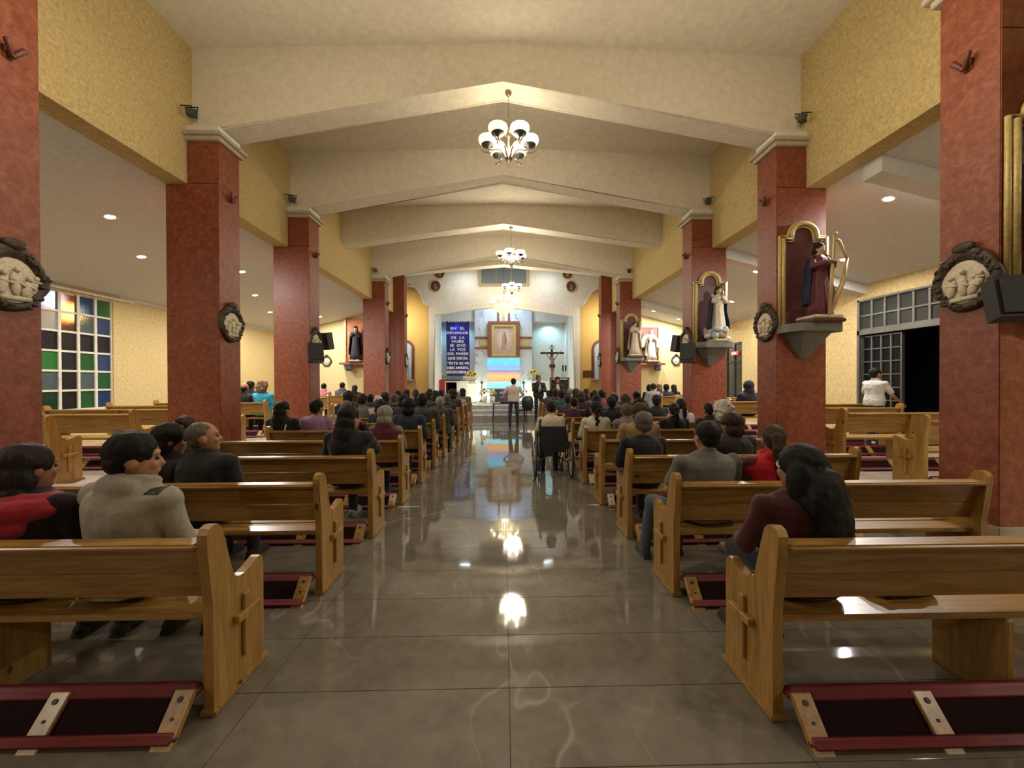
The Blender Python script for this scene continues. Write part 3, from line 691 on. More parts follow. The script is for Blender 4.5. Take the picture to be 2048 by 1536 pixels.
def face_point(side, k, z, out=0.0, fy=.5):
    sg = -1 if side == 'L' else 1; a = AL if side == 'L' else BR
    return V((sg * (a - out), PY(k) + PD * fy, z))
for side in 'LR':
    for k in (1, 2, 3, 5, 6):
        nm = {1: 'first', 2: 'second', 3: 'third', 5: 'fourth', 6: 'last'}[k]; sd = 'coloured-window' if side == 'L' else 'statue'
        rz = 0 if side == 'L' else pi
        t = thing('station_plaque', f'oval relief plaque in dark carved frame on the {nm} red pillar, {sd} side', 'plaque', face_point(side, k, 2.33), rz, 'stations of the cross on the pillars')
        obj('carved_frame', pq_f, t); obj('relief', pq_r, t)
        t = thing('wall_sconce', f'small dark red twin-cup sconce high on the {nm} red pillar, {sd} side', 'sconce', face_point(side, k, 4.16), rz, 'pillar sconces')
        obj('back_plate', sc_a, t); obj('twin_cups', sc_b, t)
for x, sd in ((P(654, 723, YE).x, 'window'), (P(1352, 725, YE).x, 'doorway')):
    t = thing('station_plaque', f'small oval plaque on the pale end wall of the {sd} aisle', 'plaque', (x, YE, P(654, 723, YE).z), -pi / 2, 'stations of the cross on the end walls')
    t.scale = (.8, .8, .8); obj('carved_frame', pq_f, t); obj('relief', pq_r, t)
# ---- flood lamps beside the capitals
fb = B(); box(fb, -.06, .06, -.05, .03, -.05, .05); fl_a = fin(fb, 'lamp_head', plain('grey_flood', (.06, .065, .06), .5), bev=.012)
fb = B(); tube(fb, [(-.07, 0, 0), (-.085, 0, .07), (.085, 0, .07), (.07, 0, 0)], .008, 6); tube(fb, [(0, 0, .07), (0, .0, .09), (.16, 0, .10)], .008, 6); fl_b = fin(fb, 'bracket', BLACK)
for side, sg, a in (('L', -1, AL), ('R', 1, BR)):
    for k in (2, 3, 5):
        nm = {2: 'second', 3: 'third', 5: 'fourth'}[k]; sd = 'coloured-window' if side == 'L' else 'statue'
        t = thing('flood_lamp', f'small dark flood lamp on the wall by the {nm} capital, {sd} side', 'lamp', (sg * (a + PE - .15), PY(k) - .10, HC + .33), 0 if side == 'R' else pi, 'flood lamps over the capitals')
        obj('lamp_head', fl_a, t, rotz=.5); obj('bracket', fl_b, t)
# ---- loudspeakers
def speaker(x, y, z, rz, label, s=1.0, tilt=-.25):
    t = thing('loudspeaker', label, 'loudspeaker', (x, y, z)); t.rotation_euler = (tilt, 0, rz); t.scale = (s, s, s)
    bm = B(); prism(bm, [(-.14, .11, -.2), (.14, .11, -.2), (.15, -.09, -.21), (-.15, -.09, -.21)], (0, 0, .41)); part('cabinet', bm, BLACK, t, bev=.02)
    bm = B(); box(bm, -.125, .125, -.102, -.09, -.18, .17); part('grille', bm, plain('speaker_grille', (.02, .024, .024), .7, 0, .5, 160, .6), t, bev=.02)
    bm = B(); capsule(bm, (0, .1, 0), (0, .31, 0), .03, .03, 8); part('bracket', bm, BLACK, t)
speaker(3.74, PY(1) - .20, P(2005, 597, PY(1) - .2).z, -.45, 'black loudspeaker on the first statue pillar, beside its relief plaque', .78)
speaker(-3.715, PY(3) - .27, P(628, 706, PY(3) - .27).z, .62, 'black loudspeaker on the third window-side pillar, the lower of two', .92)
speaker(-AL - .02, PY(3) + PD + .31, P(650, 680, PY(3) + .5).z, 2.95, 'black loudspeaker on the third window-side pillar, the higher of two', .92)
speaker(3.695, PY(3) - .27, P(1375, 706, PY(3) - .27).z, -.62, 'black loudspeaker on the third statue pillar, the lower of two', .92)
speaker(BR + .06, PY(3) + PD + .31, P(1357, 685, PY(3) + .5).z, -2.95, 'black loudspeaker on the third statue pillar, the higher of two', .92)
speaker(P(702, 733, YE - .15).x, YE - .32, P(702, 733, YE).z, .3, 'black loudspeaker under the orange-backed statue panel', .8)
speaker(P(1311, 733, YE - .15).x, YE - .32, P(1311, 733, YE).z, -.3, 'black loudspeaker under the pale angel statue panel', .8)
bm = B(); box(bm, -.06, .06, -.05, .05, -.08, .08); p = P(536, 708, 12.4)
t = thing('junction_box', 'small white box on the yellow window-side wall', 'box', (XL + .05, 12.4, P(536, 708, 12.4).z)); part('box_body', bm, WFRAME, t, bev=.01)
bm = B(); tube(bm, [(0, -.05, -.08), (-.02, -.1, -.2), (-.03, -.02, -.3)], .008, 6); part('cable', bm, BLACK, t)
# ================================================================== FIGURES
def remesh(bm, voxel, name, it=3, push=0.0, pscale=9, seed=0, mat=None, extra=None, keep=None):
    bmesh.ops.recalc_face_normals(bm, faces=bm.faces[:])
    me = bpy.data.meshes.new('raw'); bm.to_mesh(me); bm.free()
    ob = bpy.data.objects.new('raw', me); C.objects.link(ob)
    m1 = ob.modifiers.new('r', 'REMESH'); m1.mode = 'VOXEL'; m1.voxel_size = voxel; m1.use_smooth_shade = True
    if it: m2 = ob.modifiers.new('s', 'SMOOTH'); m2.iterations = it; m2.factor = .5
    dg = bpy.context.evaluated_depsgraph_get()
    out = bpy.data.meshes.new_from_object(ob.evaluated_get(dg)); out.name = name
    bpy.data.objects.remove(ob); bpy.data.meshes.remove(me)
    if push or extra or keep:
        b2 = B(); b2.from_mesh(out)
        if push:
            b2.normal_update()
            for v in b2.verts:
                q = V((v.co.x * pscale + seed * 3.1, v.co.y * pscale, v.co.z * pscale * .7))
                v.co += v.normal * push * (noise.noise(q) + .5 * noise.noise(q * 2.3))
        if keep:
            bmesh.ops.delete(b2, geom=[v for v in b2.verts if not keep(v.co)], context='VERTS')
        if extra: extra(b2)
        b2.to_mesh(out); b2.free()
    out.materials.clear()
    if mat: out.materials.append(mat)
    for p in out.polygons: p.use_smooth = True
    return out
TR = [(-.06, .165, .135, 0), (.05, .185, .138, 0), (.17, .165, .12, -.005), (.30, .182, .125, -.012), (.38, .195, .12, -.014), (.43, .18, .10, -.014), (.465, .12, .075, -.01), (.495, .068, .062, -.005)]
def torso(bm, Pz, g, bld, top=8, z_from=-1):
    n = 20; rings = []
    for z, rx, ry, cy in TR[:top]:
        if z < z_from: continue
        rings.append([V(((rx * bld + g) * cos(t), cy + (ry * (bld * .5 + .5) + g) * sin(t), Pz + z)) for t in [2 * pi * i / n for i in range(n)]])
    ring_loft(bm, rings)
ARMS = {   # (elbow, wrist) relative to the pelvis, right arm (x > 0); the left one is mirrored
    'lap': (((.245, .04, .17), (.10, .27, .10)),) * 2,
    'fold': (((.25, .06, .18), (-.02, .22, .24)),) * 2,
    'lapwide': (((.27, .04, .18), (.14, .30, .10)),) * 2,
    'face': (((.20, .22, .26), (.085, .14, .52)), ((.245, .04, .17), (.10, .27, .10))),
    'hips': (((.33, -.02, .17), (.19, .05, .05)),) * 2,
    'mic': (((.22, .14, .20), (.05, .26, .40)), ((.24, .12, .17), (.04, .30, .22))),
    'book': (((.24, .12, .18), (.07, .32, .22)),) * 2,
    'rest': (((.24, .14, .17), (.20, .40, .05)), ((.24, .05, .17), (.12, .27, .10))),
    'cross': (((.34, .02, .60), (.50, .0, .82)),) * 2,
    'pray': (((.22, .10, .22), (.03, .17, .36)),) * 2,
    'raise': (((.22, .12, .24), (.17, .24, .46)), ((.22, .10, .18), (.05, .2, .24))),
}
def mir(p, s): return V((p[0] * s, p[1], p[2]))
def hand(bm, w, d, side, curl=.5, sc=1.0):
    d = V(d).normalized(); a = V((0, 0, 1)); u = d.cross(a)
    u = u.normalized() if u.length > .1 else V((1, 0, 0)); n = u.cross(d).normalized()
    if n.z < 0: n = -n
    rot = M((u, d, n)).transposed()
    ell(bm, V(w) + d * .045 * sc, (.040 * sc, .052 * sc, .016 * sc), rot, 10, 7)
    for i, L in enumerate((.066, .076, .070, .054)):
        b0 = V(w) + d * .085 * sc + u * (i - 1.5) * .019 * sc
        m_ = b0 + (d * cos(curl * .5) - n * sin(curl * .5)) * L * .55 * sc
        e = m_ + (d * cos(curl * 1.5) - n * sin(curl * 1.5)) * L * .5 * sc
        capsule(bm, b0, m_, .0088 * sc, .008 * sc, 6); capsule(bm, m_, e, .008 * sc, .0066 * sc, 6)
    t0 = V(w) + d * .028 * sc - u * side * .032 * sc; t1 = t0 + (d * .7 - u * side * .7) * .036 * sc; t2 = t1 + (d * .95 - n * .3) * .03 * sc
    capsule(bm, t0, t1, .0105 * sc, .0095 * sc, 6); capsule(bm, t1, t2, .0095 * sc, .0075 * sc, 6)
def mats_for(sp):
    Pz = sp['P']; piv = V((0, 0, Pz))
    U = M.Translation(piv) @ M.Rotation(sp.get('twist', 0), 4, 'Z') @ M.Rotation(-sp.get('lean', 0), 4, 'X') @ M.Rotation(sp.get('side', 0), 4, 'Y') @ M.Translation(-piv)
    nk = V((0, -.005, Pz + .50)); yw, pt = sp.get('head', (0, 0)); rl = sp.get('roll', 0)
    Hm = U @ M.Translation(nk) @ M.Scale(sp.get('hs', 1.12), 4) @ M.Rotation(yw, 4, 'Z') @ M.Rotation(-pt, 4, 'X') @ M.Rotation(rl, 4, 'Y') @ M.Translation(-nk)
    return U, Hm
def xf(bm, n0, m_):
    bm.verts.ensure_lookup_table(); bmesh.ops.transform(bm, matrix=m_, verts=bm.verts[n0:])
def head_bm(bm, z0):
    h = lambda x, y, z: V((x, y, z0 + z))
    ell(bm, h(0, -.008, .02), (.074, .093, .092), None, 18, 12); ell(bm, h(0, .026, -.04), (.059, .064, .076), None, 14, 10)
    ell(bm, h(0, .062, -.092), (.028, .024, .022), None, 8, 6); capsule(bm, h(0, .082, .004), h(0, .098, -.030), .009, .0125, 8)
    for s in (-1, 1):
        ell(bm, h(s * .077, -.008, -.012), (.011, .023, .032), None, 8, 6); ell(bm, h(s * .028, .077, .024), (.024, .014, .010), None, 8, 6)
        ell(bm, h(s * .036, .066, -.03), (.022, .018, .022), None, 8, 6)
    ell(bm, h(0, .084, -.060), (.023, .011, .009), None, 8, 6)
def legs(sp):
    Pz = sp['P']
    if sp.get('stand'):
        st = sp.get('stance', .10)
        L = [((s * .085, .0, Pz - .01), (s * (st * .95), .025, Pz * .53), (s * st, -.02, .09)) for s in (-1, 1)]
    else:
        L = [((s * .09, .03, Pz - .005), (s * .12, .42, Pz - .02), (s * .12, .40, .09)) for s in (-1, 1)]
    if sp.get('legs'): L = sp['legs']
    return [tuple(V(q) for q in l) for l in L]
def arms(sp):
    a = ARMS[sp.get('arms', 'lap')]; Pz = sp['P']; b = sp.get('bld', 1)
    out = []
    for (el, wr), s in zip(a, (1, -1)):
        out.append((V((s * .182 * b, -.012, Pz + .405)), mir(el, s) + V((s * .015 * (b - 1) * 10, 0, Pz)), mir(wr, s) + V((0, 0, Pz)), s))
    return out
def body_mesh(sp, vox):
    Pz = sp['P']; U, Hm = mats_for(sp); bm = B()
    torso(bm, Pz, -.03 - .10 * max(0, sp.get('bld', 1) - 1), sp.get('bld', 1), 6); torso(bm, Pz, -.004, .85, 8, .46)
    capsule(bm, (0, -.012, Pz + .44), (0, .0, Pz + .545), .058, .050, 12)
    for sh, el, wr, s in arms(sp):
        capsule(bm, sh * .96, el, .036, .034, 10); capsule(bm, el, wr, .034, .026, 10); capsule(bm, (0, -.012, sh.z - .02), sh * .96, .05, .036, 10)
    xf(bm, 0, U); n0 = len(bm.verts); head_bm(bm, Pz + .60); xf(bm, n0, Hm)
    ell(bm, (0, 0, Pz), (.165, .13, .10))
    for hp, kn, an in legs(sp):
        capsule(bm, hp, kn, .078, .055, 10); capsule(bm, kn, an, .052, .036, 10)
        ft = V((an.x, an.y + .08, .04)); capsule(bm, (an.x, an.y - .02, .045), (an.x, an.y + .13, .035), .036, .03, 8)
    def hands(b2):
        n1 = len(b2.verts)
        for sh, el, wr, s in arms(sp): hand(b2, wr, wr - el, s, .7)
        b2.verts.ensure_lookup_table(); bmesh.ops.transform(b2, matrix=U, verts=b2.verts[n1:])
    return remesh(bm, vox, 'person', 2, mat=SKIN, extra=hands)
def hair_mesh(sp, style, vox, seed=0):
    Pz = sp['P']; U, Hm = mats_for(sp); bm = B(); z0 = Pz + .60
    e = lambda x, y, z, a, b, c: ell(bm, V((x, y, z0 + z)), (a, b, c), None, 16, 11)
    if style in ('short', 'pony', 'braid', 'bun'): e(0, -.019, .033, .0835, .0945, .090); e(0, -.055, -.015, .067, .048, .055)
    if style == 'full': e(0, -.017, .04, .090, .100, .095); e(0, -.055, -.01, .076, .055, .065)
    if style == 'grey': e(0, -.022, .03, .080, .093, .087); e(0, -.06, -.02, .064, .042, .05)
    if style == 'bald': e(0, -.034, .0, .079, .072, .055); e(0, -.06, -.03, .062, .04, .045)
    if style == 'bob': e(0, -.02, .035, .098, .106, .098); e(0, -.05, -.05, .094, .08, .085)
    if style == 'curly': 
        e(0, -.025, .035, .105, .11, .105); e(0, -.05, -.05, .105, .088, .095)
        for i in range(40):
            t = random.uniform(0, 2 * pi); z = random.uniform(-.1, .12); r = .1 * math.sqrt(max(.1, 1 - (z / .15) ** 2))
            if sin(t) < .5: e(r * cos(t), -.03 + r * sin(t), z, .026, .026, .024)
    if style in ('long', 'longfull', 'longdown'):
        k = {'long': 1, 'longfull': 1.28, 'longdown': 1.05}[style]
        e(0, -.02, .038, .092 * (k * .5 + .5), .102, .094); e(0, -.055, -.04, .094 * k, .078, .10); e(0, -.08, -.15, .102 * k, .062, .12); e(0, -.10, -.27, .095 * k, .052, .12)
        if style != 'longdown': e(0, -.108, -.38, .075 * k, .042, .09)
        if style == 'longfull': e(-.01, -.13, -.14, .135, .065, .16); e(.0, -.15, -.24, .12, .058, .13); e(.015, -.16, -.33, .085, .045, .09); e(.085, -.06, -.10, .055, .06, .17); e(-.09, -.05, -.06, .045, .06, .12)
    if style == 'pony':
        e(0, -.112, .035, .03, .025, .03)
        for a, b, r in (((0, -.125, .03), (0, -.155, -.05), .04), ((0, -.155, -.05), (.005, -.15, -.17), .038), ((.005, -.15, -.17), (.01, -.14, -.26), .024)):
            capsule(bm, V(a) + V((0, 0, z0)), V(b) + V((0, 0, z0)), r, r * .85, 10)
    if style == 'braid':
        for i in range(10): e(.012 * (-1) ** i, -.105 - .004 * i + (.02 if i > 5 else 0), .0 - .042 * i, .034 - .0016 * i, .03 - .0012 * i, .03)
    if style == 'bun': e(0, -.105, .065, .048, .045, .045)
    if style == 'hood': e(0, -.025, .03, .105, .112, .112); e(0, -.05, -.08, .10, .085, .09)
    if style == 'cap':
        e(0, -.01, .045, .088, .10, .088)
        n0 = len(bm.verts); box(bm, -.07, .07, .07, .15, z0 + .035, z0 + .05)
    xf(bm, 0, Hm)
    return remesh(bm, vox, 'hair', 2 if vox < .015 else 1, .006 if style not in ('hood', 'cap') else .003, 22, seed, HAIR if style not in ('hood', 'cap') else FAB)
def top_mesh(sp, style, vox, seed=0):
    Pz = sp['P']; U, Hm = mats_for(sp); bm = B(); b = sp.get('bld', 1)
    g = {'shirt': .008, 'tee': .008, 'jacket': .022, 'hoodie': .018, 'vest': .026, 'puffer': .034, 'sweater': .014}[style]
    torso(bm, Pz, g, b)
    ell(bm, (0, 0, Pz - .03), (.16 * b + g, .135 + g, .06))
    for sh, el, wr, s in arms(sp):
        if style != 'vest':
            ell(bm, sh, (.062 + g, .058 + g, .062 + g * .6))
            if style == 'tee': capsule(bm, sh, sh.lerp(el, .72), .054 + g, .05 + g, 12)
            else:
                capsule(bm, sh, el, .053 + g, .043 + g, 12); capsule(bm, el, el.lerp(wr, .93), .043 + g, .031 + g, 12)
        else: ell(bm, sh * .97 + V((0, 0, .12 * 0)), (.05 + g, .055 + g, .058 + g * .6))
    if style in ('hoodie', 'vest'):
        ell(bm, (0, -.075, Pz + .475), (.125, .062, .075)); ell(bm, (0, -.10, Pz + .41), (.10, .045, .075))
        tube(bm, [(.085 * cos(t), .012 + .085 * sin(t), Pz + .505 - .03 * sin(t)) for t in [2 * pi * i / 12 for i in range(13)]], .026, 8)
    elif style in ('jacket', 'puffer', 'shirt', 'tee'):
        tube(bm, [(.066 * cos(t), -.006 + .064 * sin(t), Pz + .50 - .02 * sin(t)) for t in [2 * pi * i / 12 for i in range(13)]], .018 if style not in ('shirt', 'tee') else .013, 8)
    xf(bm, 0, U)
    if style == 'puffer': pass
    return remesh(bm, vox, {'tee': 't_shirt', 'hoodie': 'hooded_top'}.get(style, style), 3, .011 if vox < .015 else .007, 8, seed, FAB)
def trouser_mesh(sp, vox):
    Pz = sp['P']; bm = B(); ell(bm, (0, .0, Pz - .005), (.178, .142, .105))
    for hp, kn, an in legs(sp):
        capsule(bm, hp, kn, .09, .068, 12); capsule(bm, kn, an.lerp(kn, -.02), .066, .052, 12)
    return remesh(bm, vox, 'trousers', 2, .006, 9, 1, FAB)
def shoe_mesh(sp, i, vox):
    hp, kn, an = legs(sp)[i]; bm = B()
    yw = .0
    capsule(bm, (an.x, an.y - .035, .045), (an.x, an.y + .03, .05), .044, .044, 10); capsule(bm, (an.x, an.y + .03, .045), (an.x + (.0), an.y + .165, .036), .044, .036, 10)
    ell(bm, (an.x, an.y, .085), (.042, .05, .04)); box(bm, an.x - .04, an.x + .04, an.y - .07, an.y + .19, .0, .022)
    return remesh(bm, vox, 'shoe', 2, mat=FAB)
CACHE = {}
def cached(key, fn):
    if key not in CACHE: CACHE[key] = fn()
    return CACHE[key]
HC_ = {'black': (.006, .005, .005), 'dark': (.013, .009, .007), 'brown': (.042, .023, .014), 'grey': (.20, .19, .17), 'white': (.48, .46, .42), 'mix': (.10, .085, .07), 'tan': (.17, .10, .05)}
SK = [(.33, .165, .095), (.27, .13, .075), (.40, .21, .13)]
def person(label, loc, sp, hair, hcol, top, tcol, trous=(.02, .02, .028), shoe=(.02, .018, .018), near=False, rotz=0, scale=1.0, group=None, face=True, skin=None, under=None):
    vb, vt = (.0095, .011) if near else (.016, .018)
    key = repr(sorted(sp.items())) + str(near)
    o = obj('person', cached(('b', key), lambda: body_mesh(sp, vb)), None, loc, rotz, skin or random.choice(SK))
    o.scale = (scale,) * 3; tag(o, label, 'person', group)
    sd = random.randint(0, 2) if not near else random.randint(0, 99)
    hc = HC_[hcol] if isinstance(hcol, str) else hcol
    if hair: obj('hair' if hair not in ('hood', 'cap') else ('hood' if hair == 'hood' else 'cap'), cached(('h', key, hair, sd), lambda: hair_mesh(sp, hair, vb, sd)), o, color=hc)
    m_ = cached(('t', key, top, sd), lambda: top_mesh(sp, top, vt, sd)); obj(m_.name.split('.')[0], m_, o, color=tcol)
    if under: obj('sweater', cached(('t', key, 'sweater', sd), lambda: top_mesh(sp, 'sweater', vt, sd)), o, color=under)
    obj('trousers', cached(('l', key), lambda: trouser_mesh(sp, vt)), o, color=trous)
    for i in (0, 1): obj('shoe', cached(('s', key, i), lambda: shoe_mesh(sp, i, vt)), o, color=shoe)
    if near and face:
        U, Hm = mats_for(sp)
        for s in (-1, 1):
            bm = B(); ell(bm, Hm @ V((s * .030, .0775, sp['P'] + .60)), (.0125, .0085, .008), None, 10, 7); part('eye', bm, plain('dark_eye', (.02, .014, .012), .15), o, True)
    return o
SIT = {'P': .535}
# ================================================================== PEOPLE IN THE PEWS
def sit(side, k, px, ytop, label, hair, hcol, top, tcol, near=True, sp=None, trous=(.022, .022, .03), shoe=(.03, .025, .022), rz=0, under=None, group=None, skin=None):
    base = YLk(k) if side == 'L' else YRk(k) if side == 'R' else YAk(k) if side == 'AL' else 4.28 + 1.05 * k
    z = 0 if side in 'LR' else AF
    Y = base + .245; p = P(px, ytop, Y); d = dict(SIT); d.update(sp or {})
    sc = max(.88, min(1.09, (p.z - z) / (d['P'] + .737)))
    d['P'] = round(.535 + (.43 / sc - .43) * .9, 3)
    sc = max(.88, min(1.1, (p.z - z) / (d['P'] + .737))) if near else sc
    if not near: d['P'] = .535
    return person(label, (p.x, Y, z), d, hair, hcol, top, tcol, trous, shoe, near, rz, sc, group, True, skin, under)
BLK = (.012, .011, .013); NAVY = (.016, .022, .04); CHAR = (.035, .034, .036); OLIVE = (.03, .032, .025)
DENIM = (.07, .09, .13)
# window side, from the back
p_ = sit('L', 0, 58, 892, 'woman with long dark hair, black coat and red scarf in the rearmost window-side pew', 'longdown', 'dark', 'jacket', (.018, .013, .02), sp={'bld': 1.05, 'head': (-.25, 0)})
bm = B(); U, Hm = mats_for({'P': .535})
for r_, z_, rr in ((.10, 1.0, .05), (.135, .965, .06)): tube(bm, [(r_ * 1.3 * cos(t), -.03 + r_ * sin(t), z_ - .02 * sin(t)) for t in [2 * pi * i / 16 for i in range(17)]], rr, 8)
ell(bm, (0, -.07, .965), (.25, .115, .07)); ell(bm, (0, -.14, .90), (.14, .045, .08)); obj('scarf', remesh(bm, .011, 'scarf', 2, .01, 10, 4, FAB), p_, color=(.34, .025, .045))
p_ = sit('L', 0, 262, 869, 'young man in pale grey hooded jacket with head turned aside, rearmost window-side pew', 'full', 'black', 'hoodie', (.30, .275, .225), sp={'bld': 1.12, 'head': (-.72, .02), 'twist': -.16, 'side': .03})
bm = B(); bm.from_mesh([c.data for c in KIDS[p_.name] if c.name.startswith('hooded_top')][0])
bmesh.ops.delete(bm, geom=[f for f in bm.faces if not (.15 < f.calc_center_median().x < .225 and -.10 < f.calc_center_median().y < -.03 and f.calc_center_median().z > .96)], context='FACES')
bmesh.ops.translate(bm, verts=bm.verts[:], vec=(.003, -.003, .004)); bmesh.ops.solidify(bm, geom=bm.faces[:], thickness=.003); part('shoulder_patch', bm, BLACK, p_)
sit('L', 1, 338, 850, 'woman with short dark hair in black, facing aside beside the grey-haired man', 'bob', 'black', 'jacket', (.014, .011, .012), sp={'head': (-.85, .1), 'bld': .88})
sit('L', 1, 412, 844, 'grey-haired man in a black coat looking up and aside, second pew from the back', 'grey', 'mix', 'jacket', (.012, .011, .011), sp={'head': (-.85, -.12), 'bld': 1.12, 'twist': -.12}, shoe=(.04, .025, .018))
p_ = sit('L', 2, 372, 832, 'brown-haired woman with cream scrunchie, half hidden by the two people in black', 'bun', 'brown', 'sweater', (.05, .035, .03), sp={'head': (.3, 0)})
bm = B()
for i in range(9): a = 2 * pi * i / 9; ell(bm, (.045 * cos(a), -.125, 1.20 + .045 * sin(a)), (.02, .02, .02), None, 8, 6)
part('scrunchie', bm, plain('cream_cloth', (.55, .48, .36), .9), p_, True)
sit('L', 2, 698, 813, 'woman in black with long black hair, hand raised to her face, window side', 'long', 'black', 'jacket', (.014, .012, .014), sp={'arms': 'face', 'head': (-.45, .05), 'bld': 1.0}, shoe=(.3, .3, .3))
sit('L', 3, 771, 813, 'grey-haired woman in a maroon hooded vest over grey sleeves, at the aisle end', 'bob', 'grey', 'vest', (.085, .014, .028), sp={'bld': .98, 'head': (-.1, .0)}, under=(.14, .125, .105))
p_ = sit('L', 4, 566, 804, 'woman in black coat with a white bag strap, before the third window-side pillar', 'longdown', 'black', 'jacket', (.013, .012, .012), sp={'head': (-.4, 0)})
bm = B(); tube(bm, [(.10, -.165, .75), (.12, -.15, .90), (.11, -.07, 1.0), (.10, .05, .98)], .012, 6); tube(bm, [(.17, -.15, .80), (.22, -.15, .72)], [.03, .012], 6); part('bag_strap', bm, plain('white_strap', (.6, .56, .5), .8), p_, True)
sit('L', 4, 634, 800, 'man with short black hair in a lilac sweater, before the third window-side pillar', 'full', 'black', 'sweater', (.235, .155, .27), sp={'head': (-.3, .0), 'bld': .98})
sit('L', 4, 818, 798, 'person in dark navy padded jacket at the aisle end of the fifth window-side pew', 'bob', 'black', 'puffer', (.018, .026, .045), sp={'bld': .95})
sit('L', 5, 762, 801, 'woman with curly black hair in black beside the man in green', 'curly', 'black', 'jacket', BLK, sp={'bld': .92})
sit('L', 5, 690, 803, 'person in a brown cap and tan jacket on the sixth window-side pew', 'cap', (.10, .075, .065), 'jacket', (.22, .15, .085), sp={'lean': .15})
sit('L', 5, 845, 789, 'broad man in a dark green padded jacket at the aisle end of the sixth pew', 'full', 'black', 'puffer', (.035, .036, .028), sp={'bld': 1.15})
# statue side, from the back
p_ = sit('R', 0, 1600, 914, 'woman with very long black hair and maroon sweater, alone in the rearmost statue-side pew', 'longfull', 'black', 'sweater', (.052, .009, .012), sp={'bld': 1.22, 'head': (.35, .05), 'arms': 'lapwide', 'twist': .08})
bm = B(); tube(bm, [(.10 * cos(t), .02 + .085 * sin(t), 1.20 + .03 * sin(t)) for t in [pi * i / 12 for i in range(13)]], .008, 6); part('hair_band', bm, plain('pale_hair_band', (.35, .3, .27), .4), p_)
LG = [tuple(V(q) for q in l) for l in ([(-.09, .03, .53), (-.32, .34, .53), (-.36, .40, .09)], [(.09, .03, .53), (.02, .44, .52), (-.04, .46, .09)])]
sit('R', 1, 1412, 843, 'broad man with short black hair, grey top, knee out in the aisle', 'short', 'black', 'tee', (.125, .122, .115), sp={'bld': 1.25, 'legs': LG, 'twist': .1, 'arms': 'lapwide'}, trous=DENIM)
sit('R', 1, 1547, 854, 'woman with brown ponytail and bright red hooded vest, second statue-side pew', 'pony', 'brown', 'vest', (.46, .014, .022), sp={'bld': 1.05, 'head': (-.35, 0), 'twist': -.1}, under=(.09, .018, .022), shoe=(.4, .38, .36))
sit('R', 2, 1286, 826, 'grey-haired man in a black sweater at the aisle end of the third statue-side pew', 'full', 'mix', 'sweater', (.013, .012, .013), sp={'bld': 1.08})
sit('R', 2, 1462, 827, 'woman with short dark brown hair in a black padded jacket, behind the white-haired person', 'bob', (.03, .013, .012), 'puffer', (.016, .014, .017), sp={'bld': 1.05, 'head': (.25, 0)})
sit('R', 3, 1278, 808, 'person with brown hair in a tan fleece jacket, directly ahead of the grey-haired man', 'bob', 'brown', 'jacket', (.27, .175, .095), sp={'bld': 1.12})
sit('R', 3, 1444, 803, 'white-haired person in dark clothes before the third statue pillar', 'curly', 'white', 'jacket', (.05, .045, .04), sp={'bld': .95})
sit('R', 4, 1418, 806, 'person with short dark hair just beside the white-haired one', 'short', 'dark', 'jacket', (.025, .022, .022), sp={'bld': .9})
sit('R', 4, 1191, 803, 'woman with a long black braid and white top at the aisle end', 'braid', 'black', 'sweater', (.46, .46, .38), sp={'bld': .95})
sit('R', 4, 1256, 809, 'person in a lavender grey quilted jacket beside the tan fleece', 'short', 'mix', 'puffer', (.18, .15, .165), sp={'bld': .85, 'side': -.05})
sit('R', 4, 1348, 808, 'woman with black hair tied back and a pale collar on a black jacket', 'pony', 'black', 'jacket', (.012, .011, .012), sp={'bld': 1.0, 'head': (-.2, 0)})
sit('R', 5, 1222, 793, 'heavy-set man with cropped dark hair and black jacket, sixth statue-side pew', 'short', 'dark', 'jacket', BLK, sp={'bld': 1.15})
sit('R', 5, 1278, 797, 'person with black hair in a grey-brown jacket, sixth statue-side pew', 'bob', 'black', 'jacket', (.10, .085, .075), near=False)
sit('R', 5, 1361, 798, 'person with black hair and a white patterned scarf at the pillar end of a pew', 'pony', 'black', 'hoodie', (.42, .42, .44), near=False)
# farther rows
FSP = [{'P': .535}, {'P': .535, 'head': (.3, .05)}, {'P': .535, 'head': (-.3, .0)}, {'P': .535, 'bld': 1.12, 'lean': .06}, {'P': .535, 'bld': .9, 'head': (.12, .1)}]
FH = [('short', 'black'), ('full', 'dark'), ('bob', 'black'), ('long', 'black'), ('pony', 'dark'), ('grey', 'grey'), ('curly', 'dark'), ('bob', 'brown'), ('short', 'mix'), ('bun', 'black')]
FT = [('jacket', BLK, 'black'), ('jacket', NAVY, 'navy'), ('hoodie', CHAR, 'charcoal'), ('puffer', OLIVE, 'dark green'), ('sweater', (.06, .02, .03), 'maroon'), ('jacket', (.10, .09, .08), 'grey'), ('sweater', (.02, .02, .03), 'dark blue'),
      ('hoodie', (.05, .04, .06), 'plum'), ('jacket', (.03, .022, .018), 'dark brown'), ('sweater', (.30, .28, .25), 'pale grey'), ('tee', (.20, .05, .06), 'dusty red'), ('jacket', (.02, .06, .06), 'teal')]
HW = {'black': 'black-haired', 'dark': 'dark-haired', 'brown': 'brown-haired', 'grey': 'grey-haired', 'white': 'white-haired', 'mix': 'greying', 'tan': 'fair-haired'}
HSW = {'short': 'close-cropped', 'full': 'thick', 'bob': 'chin-length', 'long': 'long', 'pony': 'tied-back', 'grey': 'thin', 'curly': 'curly', 'bun': 'pinned-up'}
